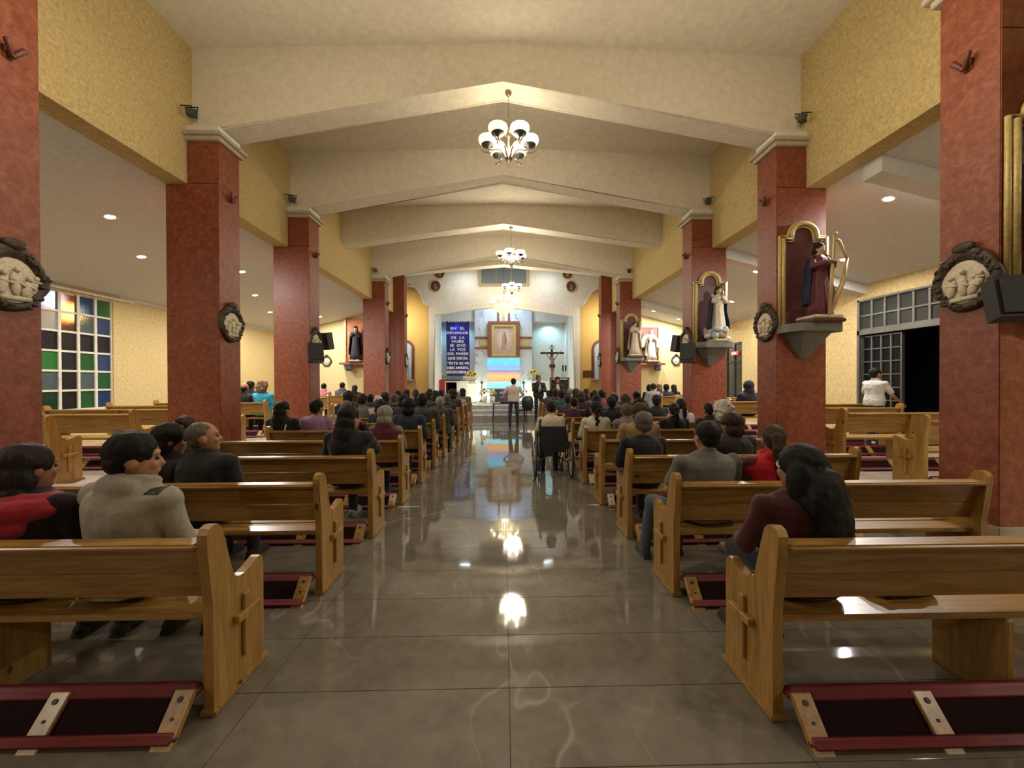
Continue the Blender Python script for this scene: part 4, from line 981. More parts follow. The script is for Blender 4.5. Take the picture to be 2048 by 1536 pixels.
EX = {  # (side, row): [(px, ytop, hair, colour, top)]
    ('L', 6): [(697, 783, 1, None, 0), (724, 789, 1, None, 5), (757, 791, 5, 'white', 9), (806, 790, 2, None, 3), (880, 793, 5, None, 3)],
    ('R', 6): [(1147, 795, 0, None, 4), (1192, 791, 3, None, 0), (1251, 789, 7, None, 8), (1313, 791, 1, None, 0)]}
rf = random.Random(11)
cnt_lab = set()
def far(side, k, px, ytop, hi, hc, ti, seat_no):
    hs, hcl = FH[hi]; hcl = hc or hcl; tp, tc, tn = FT[ti]
    sd = 'coloured-window' if side == 'L' else 'statue'
    on = ['first', 'second', 'third', 'fourth', 'fifth'][seat_no]
    lab = f'{HW[hcl]} person in {tn}, {on} from the aisle, {ORD[k] if k < 13 else k}-pew-from-back, {sd} side'
    tcj = tuple(c * rf.uniform(.85, 1.2) for c in tc)
    return sit(side, k, px, ytop, lab, hs, hcl, tp, tcj, False, FSP[rf.randrange(5)], group=None, rz=rf.uniform(-.15, .15))
for (sd, k), lst in EX.items():
    lst = sorted(lst, key=lambda q: -q[0] if sd == 'L' else q[0])
    for i, (px, yt, hi, hc, ti) in enumerate(lst): far(sd, k, px, yt, hi, hc, ti, i)
for sd in 'LR':
    for k in range(7, NROW):
        base = (YLk if sd == 'L' else YRk)(k) + .245
        for i in range(4):
            if rf.random() < (.06 if i < 3 else .2): continue
            x = (XLk(k) - .32 - .525 * i) if sd == 'L' else (XRk(k) + .32 + .525 * i)
            x += rf.uniform(-.03, .03); zt = rf.uniform(1.17, 1.29)
            dv = V((x, base, zt - H)); dep = dv.dot(FW)
            px = 1024 + F * dv.dot(RT) / dep; py = 768 - F * dv.dot(UP) / dep
            far(sd, k, px, py, rf.choice([0, 0, 1, 1, 2, 2, 3, 4, 5, 6, 7, 8, 9]), None, rf.randrange(12), i)
# side aisles
def aisle(side, k, px, yt, label, hair, hc, top, tc, **kw): return sit(side, k, px, yt, label, hair, hc, top, tc, False, **kw)
aisle('AL', 4, 489, 766, 'bald man in black beside the second window-side pillar', 'bald', 'dark', 'jacket', BLK)
aisle('AL', 5, 502, 762, 'dark-haired person in black touching the forehead, just past the second window-side pillar', 'short', 'black', 'jacket', BLK, sp={'arms': 'face'})
aisle('AL', 4, 526, 763, 'woman with curly brown hair in a bright turquoise top in the side aisle', 'curly', 'tan', 'tee', (.03, .32, .46))
aisle('AL', 8, 648, 767, 'child-sized person in a pink hooded top by the pale end wall', 'short', 'black', 'hoodie', (.55, .22, .22))
aisle('AL', 8, 685, 765, 'person in a grey hooded top by the pale end wall', 'short', 'black', 'hoodie', (.09, .10, .09))
aisle('AL', 8, 710, 771, 'person in dark brown partly hidden by the fourth window-side pillar', 'long', 'dark', 'jacket', (.05, .03, .02))
p_ = aisle('AR', 4, 1496, 763, 'person with a dark hood up, alone beside the second statue pillar', 'hood', (.012, .010, .018), 'hoodie', (.014, .012, .022))
for px, yt, lab, h_, hc, tp, tc in ((1299, 771, 'dark-haired person in black beside the fourth statue pillar, side aisle', 'curly', 'black', 'jacket', BLK), (1306, 767, 'person with short dark hair and pale grey top, side aisle end row', 'short', 'dark', 'sweater', (.25, .25, .24)),
                                    (1318, 768, 'fair-haired person in dark maroon, side aisle end row', 'bob', 'tan', 'jacket', (.05, .02, .02)), (1332, 769, 'black-haired person in navy, side aisle end row', 'full', 'black', 'jacket', NAVY),
                                    (1347, 773, 'small dark-haired person by the third statue pillar, side aisle end row', 'long', 'dark', 'jacket', (.02, .015, .03))):
    aisle('AR', 7 if px in (1306, 1332) else 8, px, yt + (0 if px in (1306, 1332) else 0), lab, h_, hc, tp, tc)
# ---- standing people
def stand(px, ytop, Y, z, label, sp, *a, **kw):
    d = {'P': .95, 'stand': 1}; d.update(sp); p = P(px, ytop, Y); sc = (p.z - z) / (d['P'] + .737)
    return person(label, (p.x, Y, z), d, *a, scale=sc, **kw)
p_ = stand(1027, 757, 12.7, 0, 'man in pale short-sleeved shirt and dark trousers standing in the central aisle', {'arms': 'hips', 'bld': 1.12, 'head': (-.1, .05), 'stance': .13}, 'short', 'black', 'tee', (.52, .43, .36), (.02, .026, .045), near=True)
p_ = stand(1077, 751, 14.5, 0, 'man in an open black jacket over white shirt, facing the pews with a microphone', {'arms': 'mic', 'bld': 1.0}, 'short', 'black', 'jacket', (.02, .02, .024), (.025, .03, .045), near=True, rotz=pi + .15)
bm = B(); ell(bm, (0, .115, 1.22), (.055, .045, .22)); part('shirt_front', bm, plain('white_shirt', (.6, .6, .6), .8), p_, True)
bm = B(); capsule(bm, (.05, .30, 1.33), (.045, .25, 1.42), .014, .022, 8); part('microphone', bm, BLACK, p_, True)
p_ = stand(1115, 754, 14.6, 0, 'woman in dark cardigan and cream blouse reading an open booklet by the lectern', {'arms': 'book', 'bld': .92}, 'longdown', 'dark', 'jacket', (.03, .025, .028), (.10, .045, .035), near=True, rotz=pi - .1)
bm = B(); ell(bm, (0, .11, 1.22), (.075, .05, .2)); part('blouse_front', bm, plain('cream_blouse', (.58, .52, .42), .8), p_, True)
bm = B(); box(bm, -.14, .0, .36, .52, 1.14, 1.15, M.Rotation(.12, 4, 'Y')); box(bm, .0, .14, .36, .52, 1.14, 1.15, M.Rotation(-.12, 4, 'Y')); part('booklet', bm, plain('white_paper', (.75, .74, .7), .7), p_)
stand(1748, 736, 6.95, AF, 'man in a white patterned short-sleeved shirt leaning on a pew by the dark doorway', {'arms': 'rest', 'lean': .10, 'head': (-.1, -.12)}, 'short', 'black', 'tee', (.42, .42, .38), near=True, rotz=-1.45)
# ================================================================== WHEELCHAIR AND SITTER
wx, wy = .755, 5.98
t = thing('wheelchair', 'black folding wheelchair standing in the central aisle', 'wheelchair', (wx, wy, 0))
RUB = plain('tyre_rubber', (.02, .02, .022), .7); NAVYF = plain('navy_nylon', (.012, .015, .028), .75, bmp=.1)
for s in (-1, 1):
    bm = B(); R0 = .285
    def circ(r, x, rad, n=30): tube(bm, [(x, r * cos(a), R0 + r * sin(a)) for a in [2 * pi * i / n for i in range(n + 1)]], rad, 7)
    circ(R0 - .014, s * .275, .014); wh = part('wheel', bm, RUB, t, True)
    bm = B()
    for i in range(12):
        a = 2 * pi * i / 12; tube(bm, [(s * .262, .02 * cos(a), R0 + .02 * sin(a)), (s * .275, (R0 - .02) * cos(a), R0 + (R0 - .02) * sin(a))], .0025, 4)
    capsule(bm, (s * .235, 0, R0), (s * .29, 0, R0), .024, .024, 10); o = part('spokes', bm, STEEL, wh); o['kind'] = 'stuff'
    bm = B(); circ(R0 - .035, s * .305, .008); part('hand_rim', bm, STEEL, wh, True)
    bm = B()
    tube(bm, [(s * .20, -.10, .90), (s * .20, -.04, .90), (s * .20, -.01, .84), (s * .20, -.01, .30)], .012, 8); tube(bm, [(s * .20, -.01, .47), (s * .20, .38, .47), (s * .20, .44, .40), (s * .17, .52, .12)], .012, 8)
    tube(bm, [(s * .20, -.01, .24), (s * .20, .36, .24)], .011, 8); tube(bm, [(s * .215, .0, .66), (s * .215, .28, .66), (s * .21, .30, .47)], .011, 8)
    part('side_frame', bm, BLACK, t, True)
    bm = B(); capsule(bm, (s * .20, -.11, .90), (s * .20, -.02, .90), .018, .018, 8); part('push_handle', bm, RUB, t, True)
    bm = B(); box(bm, s * .215 - .022, s * .215 + .022, .0, .27, .665, .695); part('armrest', bm, BLACK, t, bev=.01)
    bm = B(); n = 16; tube(bm, [(s * .19, .36 + .065 * cos(a), .085 + .065 * sin(a)) for a in [2 * pi * i / n for i in range(n + 1)]], .018, 7); tube(bm, [(s * .19, .36, .09), (s * .20, .33, .24)], .012, 6); part('caster', bm, RUB, t, True)
    bm = B(); box(bm, s * .17 - .075, s * .17 + .075, .50, .62, .09, .105); part('footrest', bm, BLACK, t, bev=.005)
bm = B(); tube(bm, [(-.20, .12, .24), (.20, .14, .46)], .011, 8); part('cross_brace', bm, BLACK, t, True)
bm = B(); tube(bm, [(.20, .12, .24), (-.20, .14, .46)], .011, 8); part('cross_brace', bm, BLACK, t, True)
bm = B(); rings = [[V((x, -.02 - .022 * cos(x / .2 * pi / 2) + dy, z)) for x, dy in [(-.2 + .05 * i, 0) for i in range(9)] + [(.2 - .05 * i, .012) for i in range(9)]] for z in (.40, .6, .80)]
ring_loft(bm, rings); part('back_sling', bm, NAVYF, t)
bm = B(); box(bm, -.2, .2, .0, .40, .462, .482); part('seat_sling', bm, NAVYF, t, bev=.006)
bm = B(); prism(bm, [(-.16, -.045, .44), (.02, -.045, .44), (-.02, -.045, .34), (-.13, -.045, .34)], (0, .03, 0)); part('hanging_pouch', bm, NAVYF, t)
pt = P(1103, 818, wy + .17)
person('person with short dark hair and pale shirt seated in the wheelchair', (wx, wy + .15, 0), {'P': .575, 'arms': 'lapwide', 'lean': .12, 'bld': .98, 'head': (0, .15)}, 'short', 'black', 'tee', (.50, .43, .34), near=True, scale=.90)
# ================================================================== TABLE, CHAIRS, LECTERN
tx0, tx1 = P(985, 806, 14.85).x, P(1050, 806, 14.85).x
t = thing('folding_table', 'dark narrow folding table at the foot of the sanctuary steps', 'table', ((tx0 + tx1) / 2, 14.75, 0)); hw = (tx1 - tx0) / 2; TZ = P(1003, 806, 14.75).z
bm = B(); box(bm, -hw, hw, -.25, .25, TZ - .04, TZ); part('tabletop', bm, plain('dark_laminate', (.03, .03, .035), .35), t, bev=.006)
for a in (-1, 1):
    for b_ in (-1, 1):
        bm = B(); tube(bm, [(a * (hw - .05), b_ * .2, TZ - .04), (a * (hw - .02), b_ * .22, 0)], .02, 8); part('leg', bm, BLACK, t)
bm = B(); box(bm, -.22, .10, -.12, .10, 0, .05); o = tag(part('sound_mixer', bm, BLACK, loc=((tx0 + tx1) / 2 - .1, 14.75, TZ), bev=.008), 'flat black sound mixer lying on the folding table', 'mixer')
for i in range(5):
    bm = B(); box(bm, -.19 + .06 * i, -.17 + .06 * i, -.06, .06, .05, .062); part('fader', bm, STEEL, o)
bm = B(); box(bm, -.14, .14, -.1, .1, 0, .008); tag(part('paper', bm, plain('white_paper', (.75, .74, .7), .7), loc=((tx0 + tx1) / 2 - .48, 14.72, TZ), rotz=.2), 'white sheet of paper on the folding table', 'paper')
cx_ = P(1050, 800, 14.3).x
t = thing('chair', 'dark round-backed chair with splayed wooden legs beside the standing man', 'chair', (cx_, 14.3, 0), .5)
bm = B(); n = 22; rings = []
for k, y in ((1, -.22), (1.02, -.20), (.95, -.175), (.3, -.17)):
    rings.append([V((.24 * k * math.copysign(abs(cos(a)) ** .7, cos(a)), y + .03 * cos(a) ** 2, .70 + .27 * k * math.copysign(abs(sin(a)) ** .7, sin(a)))) for a in [2 * pi * i / n for i in range(n)]])
ring_loft(bm, rings); part('backrest', bm, plain('dark_blue_shell', (.012, .016, .026), .45), t, True)
bm = B(); box(bm, -.23, .23, -.2, .24, .42, .46); part('seat', bm, plain('dark_blue_shell', (.012, .016, .026), .45), t, bev=.018)
for a in (-1, 1):
    for b_ in (-1, 1):
        bm = B(); tube(bm, [(a * .15, b_ * .14, .42), (a * .25, b_ * .25, 0)], [.018, .013], 8); part('leg', bm, RIBMAT, t, True)
LX = P(1119, 770, 14.95).x
t = thing('lectern', 'brown wooden lectern behind the woman with the booklet', 'lectern', (LX, 14.98, 0)); LZ = P(1119, 757, 14.95).z
LW = plain('brown_lectern_wood', (.22, .13, .065), .5)
for a in (-1, 1):
    bm = B(); box(bm, a * .34 - .03, a * .34 + .03, -.14, .14, 0, LZ); part('side_panel', bm, LW, t, bev=.008)
bm = B(); box(bm, -.31, .31, -.12, -.08, .05, LZ - .05); part('front_panel', bm, plain('dark_panel', (.03, .028, .035), .6), t)
bm = B(); box(bm, -.38, .38, -.18, .16, LZ, LZ + .04, M.Rotation(.0, 4, 'X')); part('reading_top', bm, LW, t, bev=.008)
for px in (1126, 1131.5):
    bm = B(); x = P(px, 745, 14.95).x - LX; zt = P(px, 735, 14.95).z
    tube(bm, [(x, 0, LZ + .03), (x, -.02, zt - .1)], .008, 6); m_ = thing('microphone', f'black microphone on a thin stem above the lectern, {"inner" if px < 1130 else "outer"} one of two', 'microphone', (LX, 14.98, 0))
    part('stem', bm, STEEL, m_); bm = B(); capsule(bm, (x, -.02, zt - .12), (x, -.03, zt + .06), .03, .038, 10); part('head', bm, BLACK, m_, True)
# ================================================================== SANCTUARY FURNISHINGS
YC = YB - .13                                    # face of the marble centre
def pr(x0, x1, y0, y1, Y): a = P(x0, y1, Y); b_ = P(x1, y0, Y); return a.x, b_.x, a.z, b_.z
# cross of beams behind the painting
t = thing('wall_cross', 'large wall cross of brown and gold bars behind the framed painting', 'cross', (0, YC, 0))
for nm, r_, m_, th in (('upright_bar', (995, 998.5, 612, 720, YC), RIBMAT, .06), ('upright_bar', (1016, 1019.5, 612, 720, YC), RIBMAT, .06), ('gold_upright', (1004.5, 1009.5, 612, 720, YC), GOLD, .04),
                       ('cross_bar', (949.5, 1064, 673.5, 677.5, YC), RIBMAT, .06), ('cross_bar', (949.5, 1064, 694, 698, YC), RIBMAT, .06), ('gold_cross_bar', (960, 1060, 680.5, 692, YC), GOLD, .04)):
    x0, x1, z0, z1 = pr(*r_); bm = B(); box(bm, x0, x1, -th, 0, z0, z1); part(nm, bm, m_, t, bev=.006)
# framed painting: a generic robed figure in a glow (a plain stand-in)
YP = YC - .09
x0, x1, z0, z1 = pr(976, 1039, 643, 718, YP)
t = thing('framed_painting', 'large painting of a pale robed figure in a wide brown frame', 'painting', ((x0 + x1) / 2, YP, (z0 + z1) / 2)); W_, H_ = (x1 - x0) / 2, (z1 - z0) / 2
def ringframe(nm, w0, h0, w1, h1, ya, yb, mt):
    for a, b_, c, d in ((-w0, w0, h1, h0), (-w0, w0, -h0, -h1), (-w0, -w1, -h1, h1), (w1, w0, -h1, h1)):
        bm = B(); box(bm, a, b_, ya, yb, c, d); part(nm, bm, mt, t, bev=.01)
ringframe('frame_rail', W_, H_, W_ * .77, H_ * .86, -.10, .08, RIBMAT)
ringframe('gilt_moulding', W_ * .77, H_ * .86, W_ * .60, H_ * .72, -.06, .06, GOLD)
def m_paint():
    m, nt, b = nodes('painted_canvas'); tc = N(nt, 'ShaderNodeTexCoord'); sp_ = N(nt, 'ShaderNodeSeparateXYZ'); lk(nt, tc.outputs['Object'], sp_.inputs[0])
    mp = N(nt, 'ShaderNodeMapping'); mp.inputs['Scale'].default_value = (1 / (W_ * .55), 0, 1 / (H_ * .70)); lk(nt, tc.outputs['Object'], mp.inputs[0])
    ln = N(nt, 'ShaderNodeVectorMath', operation='LENGTH'); lk(nt, mp.outputs[0], ln.inputs[0])
    c = ramp(nt, ln.outputs['Value'], [(.3, (.78, .62, .50)), (.75, (.66, .45, .34)), (1.0, (.52, .38, .27))])
    f = noi(nt, tc.outputs['Object'], 9, 4); c = mixc(nt, ramp(nt, f, [(.5, (0, 0, 0)), (.8, (.5, .5, .5))]), c, (.75, .66, .52))
    lk(nt, c, b.inputs['Base Color']); b.inputs['Roughness'].default_value = .6; return m
bm = B(); box(bm, -W_ * .61, W_ * .61, .0, .03, -H_ * .73, H_ * .73); part('canvas', bm, m_paint(), t)
bm = B(); prism(bm, [(-.09, 0, .25), (-.11, 0, -.2), (-.14, 0, -H_ * .55), (.12, 0, -H_ * .55), (.10, 0, -.2), (.08, 0, .25), (0, 0, .33)], (0, -.006, 0)); part('painted_robe', bm, plain('rose_paint', (.55, .30, .22), .6, 0, .25, 18), t)
bm = B(); prism(bm, [(.0, -.006, .46), (.09, -.006, .38), (.15, -.006, .05), (.13, -.006, -.30), (.06, -.006, -.1), (.04, -.006, .3)], (0, -.006, 0)); part('painted_cloak', bm, plain('grey_green_paint', (.16, .22, .22), .6, 0, .25, 18), t)
bm = B(); ell(bm, (-.02, -.004, .40), (.055, .006, .075)); part('painted_head', bm, plain('pale_paint', (.55, .38, .27), .6), t, True)
# hanging screen
YS = YP - .35
x0, x1, z0, z1 = pr(974.5, 1039.5, 716.5, 776, YS)
t = thing('projection_screen', 'glowing screen showing a blue sky over an orange field, below the painting', 'screen', ((x0 + x1) / 2, YS, (z0 + z1) / 2)); W2, H2 = (x1 - x0) / 2, (z1 - z0) / 2
def m_screen():
    m, nt, b = nodes('screen_picture'); tc = N(nt, 'ShaderNodeTexCoord'); sp_ = N(nt, 'ShaderNodeSeparateXYZ'); lk(nt, tc.outputs['Object'], sp_.inputs[0])
    st = N(nt, 'ShaderNodeMapping'); st.inputs['Scale'].default_value = (1.2, 1, 6); lk(nt, tc.outputs['Object'], st.inputs[0])
    f = noi(nt, st.outputs[0], 1.6, 5); 
    mr = N(nt, 'ShaderNodeMapRange'); mr.inputs['From Min'].default_value = -H2; mr.inputs['From Max'].default_value = H2; lk(nt, sp_.outputs['Z'], mr.inputs['Value'])
    ad = N(nt, 'ShaderNodeMath', operation='MULTIPLY_ADD'); lk(nt, f, ad.inputs[0]); ad.inputs[1].default_value = .08; lk(nt, mr.outputs[0], ad.inputs[2])
    sb = N(nt, 'ShaderNodeMath', operation='SUBTRACT'); lk(nt, ad.outputs[0], sb.inputs[0]); sb.inputs[1].default_value = .04
    c = ramp(nt, sb.outputs[0], [(.0, (.20, .75, .85)), (.20, (.35, .85, .88)), (.225, (.70, .36, .12)), (.42, (.85, .50, .20)), (.52, (.60, .30, .28)), (.56, (.22, .24, .42)), (.64, (.25, .50, .75)), (.70, (.30, .36, .58)), (.78, (.12, .55, .80)), (1, (.14, .60, .82))])
    wv = N(nt, 'ShaderNodeTexNoise'); wv.inputs['Scale'].default_value = 3; lk(nt, st.outputs[0], wv.inputs['Vector'])
    c = mixc(nt, ramp(nt, wv.outputs['Fac'], [(.62, (0, 0, 0)), (.7, (.4, .4, .4))]), c, (.85, .80, .75))
    b.inputs['Base Color'].default_value = (.02, .02, .02, 1); lk(nt, c, b.inputs['Emission Color']); b.inputs['Emission Strength'].default_value = 1.15; b.inputs['Roughness'].default_value = .6; return m
bm = B(); box(bm, -W2, W2, 0, .02, -H2, H2); part('picture_area', bm, m_screen(), t)
bm = B(); box(bm, -W2 - .03, W2 + .03, -.01, .05, H2, H2 + .05); part('screen_case', bm, plain('pale_screen_case', (.6, .62, .65), .5), t, bev=.012)
bm = B(); box(bm, -W2 - .02, W2 + .02, -.005, .03, -H2 - .03, -H2); part('bottom_bar', bm, BLACK, t, bev=.008)
# banner
YN = YB + .05
x0, x1, z0, z1 = pr(892.5, 938, 642.5, 752, YN)
t = thing('banner', 'long violet-blue cloth banner with white capital lettering hung in a niche', 'banner', ((x0 + x1) / 2, YN, z1)); bw_ = (x1 - x0) / 2; bh = z1 - z0
bm = B(); nx = 14
for side in (0,):
    grid = [[bm.verts.new((-bw_ + 2 * bw_ * i / nx + .035 * j / 10, .012 * sin(i * 1.1) * (j / 10), -bh * j / 10)) for i in range(nx + 1)] for j in range(11)]
    for j in range(10):
        for i in range(nx): bm.faces.new((grid[j][i], grid[j][i + 1], grid[j + 1][i + 1], grid[j + 1][i]))
bmesh.ops.solidify(bm, geom=bm.faces[:], thickness=.008)
part('cloth', bm, plain('violet_cloth', (.075, .06, .36), .85, 0, .12, 6), t, True)
bm = B(); tube(bm, [(-bw_ - .05, 0, .01), (bw_ + .05, 0, .01)], .018, 8); part('hanging_rod', bm, BRASS, t)
LET = plain('white_letters', (.86, .88, .92), .7)
lines = [(c_ + 3.2 - 642.5, tx, wd) for c_, tx, wd in ((656.1, 'EN  EL', .60), (664.9, 'ESPLENDOR', .92), (674.3, 'DE  LA', .58), (682, 'NUBE', .50), (690.2, 'SE  OYÓ', .66), (698.3, 'LA  VOZ', .66), (706.7, 'DEL PADRE', .88),
         (715.7, 'QUE DECÍA:', .86), (725.8, '“ÉSTE ES MI', .92), (734.8, 'HIJO AMADO,', .92), (743.4, 'ESCÚCHENLO', .94))]
for dy, tx, wd in lines:
    cu = bpy.data.curves.new('lettering', 'FONT'); cu.body = tx; cu.align_x = 'CENTER'; cu.size = .165; cu.offset = 0; cu.extrude = .004; cu.space_character = 1.12
    ob = bpy.data.objects.new('lettering', cu); C.objects.link(ob)
    me = bpy.data.meshes.new_from_object(ob.evaluated_get(bpy.context.evaluated_depsgraph_get())); bpy.data.objects.remove(ob)
    xs = [v.co.x for v in me.vertices]; sx = wd * 2 * bw_ / (max(xs) - min(xs)); zz0 = -bh * dy / (752 - 642.5); cxs = (max(xs) + min(xs)) / 2
    for v in me.vertices: v.co = V(((v.co.x - cxs) * sx + .03 * dy / 110, -.022 - v.co.z, v.co.y * 1.06 + zz0))
    b2 = B()
    for dx_, dz_ in ((-.010, 0), (-.005, 0), (0, .0), (.005, 0), (.010, 0), (0, .006), (0, -.006), (.006, .004), (-.006, -.004)):
        n1 = len(b2.verts); b2.from_mesh(me); b2.verts.ensure_lookup_table(); bmesh.ops.translate(b2, verts=b2.verts[n1:], vec=(dx_, dx_ * .05, dz_))
    b2.to_mesh(me); b2.free(); me.materials.append(LET); obj('lettering', me, t)
bm = B()
for i in range(9): box(bm, -bw_ * .8 + i * bw_ * .19, -bw_ * .8 + i * bw_ * .19 + .05, -.024, -.016, -.05, -.012)
o = part('cut_lettering', bm, LET, t); o['kind'] = 'stuff'
# crucifix
YX = YB - .25
c0 = P(1104, 706, YX); zt = P(1104, 690, YX).z; xl, xr = P(1081, 706, YX).x, P(1128, 706, YX).x
t = thing('crucifix', 'tall dark wooden crucifix with a carved figure before the blue-lit niche', 'crucifix', (c0.x, YX, PLZ))
DW = plain('dark_cross_wood', (.035, .022, .016), .55)
bm = B(); box(bm, -.05, .05, .02, .08, 0, zt - PLZ); part('upright', bm, DW, t, bev=.01)
bm = B(); box(bm, xl - c0.x, xr - c0.x, .015, .075, c0.z - PLZ - .05, c0.z - PLZ + .05); part('cross_arm', bm, DW, t, bev=.01)
bm = B(); box(bm, -.12, .12, .0, .02, zt - PLZ - .20, zt - PLZ - .06); part('title_board', bm, plain('pale_board', (.5, .45, .36), .7), t, bev=.006)
bm = B(); box(bm, -.28, .28, -.2, .25, 0, .12); part('base', bm, DW, t, bev=.02)
fs = (c0.z - P(1104, 760, YX).z) / 1.72; fz = P(1104, 760, YX).z - PLZ
csp = {'P': .95, 'stand': 1, 'arms': 'cross', 'bld': .8, 'head': (.35, .35), 'roll': .25, 'stance': .035}
cb = obj('carved_figure', body_mesh(csp, .018), t, (0, -.09, fz), pi, (.30, .17, .10)); cb.scale = (fs,) * 3
ch = obj('hair', hair_mesh(csp, 'longdown', .018, 1), cb, color=(.02, .012, .008))
bm = B(); lathe(bm, [(.17, .78), (.20, .84), (.185, .98), (.165, 1.0), (.15, .99), (.15, .8), (.17, .78)], n=18, sy=.8); part('loincloth', bm, plain('dark_violet_cloth', (.06, .03, .06), .8), cb, True)
# altar with purple emblem, candle stands, pedestals and flowers
YA_ = 18.3
x0, x1, z0, z1 = pr(976, 1040, 776, 798, YA_)
t = thing('altar', 'dark stone altar table with a pale violet emblem, half hidden by the standing man', 'altar', ((x0 + x1) / 2, YA_ + .3, PLZ)); aw = (x1 - x0) / 2; ah = z1 - PLZ
AST = plain('dark_altar_stone', (.07, .075, .095), .4)
bm = B(); box(bm, -aw * .88, aw * .88, -.28, .28, 0, ah - .06); part('altar_body', bm, AST, t, bev=.01)
bm = B(); box(bm, -aw, aw, -.34, .34, ah - .06, ah); part('altar_slab', bm, WMARB, t, bev=.01)
EM = plain('violet_emblem', (.42, .32, .70), .6)
ex = P(1006, 785, YA_).x - (x0 + x1) / 2
bm = B()
for dx in (-.09, .09): lathe(bm, [(.0, -.05), (.06, -.05), (.075, 0), (.05, .05), (0, .05)], (ex + dx, -.29, ah - .22), 12, sy=.25)
box(bm, ex - .02, ex + .02, -.30, -.28, ah - .42, ah - .08); box(bm, ex - .13, ex + .13, -.30, -.28, ah - .45, ah - .40); part('emblem', bm, EM, t)
def flower(parent, c, r, petal, core):
    bm = B(); c = V(c)
    for i in range(10):
        a = 2 * pi * i / 10; ell(bm, c + V((r * .62 * cos(a), -.01, r * .62 * sin(a))), (r * .42, .012, r * .2), M.Rotation(-a, 3, 'Y'), 6, 4)
    f = part('bloom', bm, petal, parent, True); bm = B(); ell(bm, c + V((0, -.02, 0)), (r * .36, .022, r * .36), None, 8, 5); part('flower_centre', bm, core, f, True)
YEL = plain('yellow_petal', (.80, .66, .08), .6); WHP = plain('white_petal', (.80, .80, .72), .6); CORE = plain('dark_seed_centre', (.04, .025, .01), .8); GRN = plain('leaf_green', (.06, .16, .04), .6, 0, .3)
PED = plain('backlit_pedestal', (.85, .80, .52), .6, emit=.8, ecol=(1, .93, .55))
def bouquet(px, py, Y, rad, label, seed, flowers, z_base, ped=None):
    c = P(px, py, Y); t = thing('flower_arrangement', label, 'flowers', (c.x, Y, z_base)); hz = c.z - z_base; rr = random.Random(seed)
    bm = B(); vh = max(.06, hz - rad * .75); lathe(bm, [(0, 0), (.09, 0), (.13, vh * .5), (.11, vh), (.0, vh)], n=14); part('vase', bm, WHP, t, True)
    bm = B()
    for i in range(34):
        a = rr.uniform(0, 2 * pi); l = rad * rr.uniform(.7, 1.35); e = V((l * cos(a), rr.uniform(-.2, .15), hz + l * sin(a) * .85)); b0 = V((0, 0, hz - rad * .8)); d = e - b0
        _, u, v = frame_of(d); m_ = b0.lerp(e, .7); w_ = rad * .07
        q = [bm.verts.new(p) for p in (b0.lerp(e, .35), m_ + u * w_, e, m_ - u * w_)]; bm.faces.new(q)
    bmesh.ops.solidify(bm, geom=bm.faces[:], thickness=.004); o = part('foliage', bm, GRN, t); o['kind'] = 'stuff'
    for (dx, dz, r_, k) in flowers: flower(t, (dx * rad, -.22, hz + dz * rad), r_, {'y': YEL, 'w': WHP}[k], CORE if k == 'y' else YEL)
    return t
PEDTOP = P(943, 769, 17.9).z
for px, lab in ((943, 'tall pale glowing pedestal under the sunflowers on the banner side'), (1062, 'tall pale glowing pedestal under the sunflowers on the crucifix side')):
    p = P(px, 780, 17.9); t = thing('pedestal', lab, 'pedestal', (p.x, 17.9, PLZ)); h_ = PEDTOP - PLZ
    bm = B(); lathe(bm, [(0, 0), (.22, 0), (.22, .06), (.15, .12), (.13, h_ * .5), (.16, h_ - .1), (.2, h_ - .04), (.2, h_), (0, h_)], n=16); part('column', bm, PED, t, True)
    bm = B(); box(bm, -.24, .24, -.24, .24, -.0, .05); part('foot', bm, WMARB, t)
bouquet(943, 752, 17.9, .34, 'sunflowers and white flowers on the pedestal beside the banner', 1, [(-.1, .45, .11, 'y'), (.45, .25, .12, 'y'), (-.55, .1, .09, 'y'), (-.5, -.35, .11, 'w'), (0, -.3, .12, 'w'), (.5, -.35, .1, 'w'), (.1, .05, .1, 'y'), (-.9, -.2, .08, 'w')], PEDTOP)
bouquet(1067, 752, 17.9, .34, 'sunflowers and white blooms behind the man with the microphone', 2, [(-.3, .5, .12, 'y'), (.1, .62, .11, 'y'), (-.55, -.25, .14, 'w'), (.4, .1, .1, 'y'), (-.8, .2, .08, 'w'), (.6, -.3, .1, 'w')], PEDTOP)
bouquet(969, 783, 18.0, .26, 'low bouquet of white and yellow flowers in front of the altar, banner side', 3, [(-.4, .2, .09, 'w'), (0, .4, .08, 'y'), (.4, .1, .09, 'w'), (0, -.2, .09, 'y'), (-.6, -.3, .08, 'w')], PLZ)
bouquet(985, 785, 18.0, .24, 'low bouquet of white flowers in front of the altar, nearer its middle', 4, [(-.3, .2, .08, 'w'), (.2, .4, .08, 'w'), (.5, -.1, .08, 'y'), (-.1, -.2, .08, 'w')], PLZ)
bouquet(1049, 783, 18.0, .28, 'dark leafy bouquet with red sprigs by the crucifix side of the altar', 5, [(0, .3, .06, 'w'), (.3, 0, .06, 'y')], PLZ)
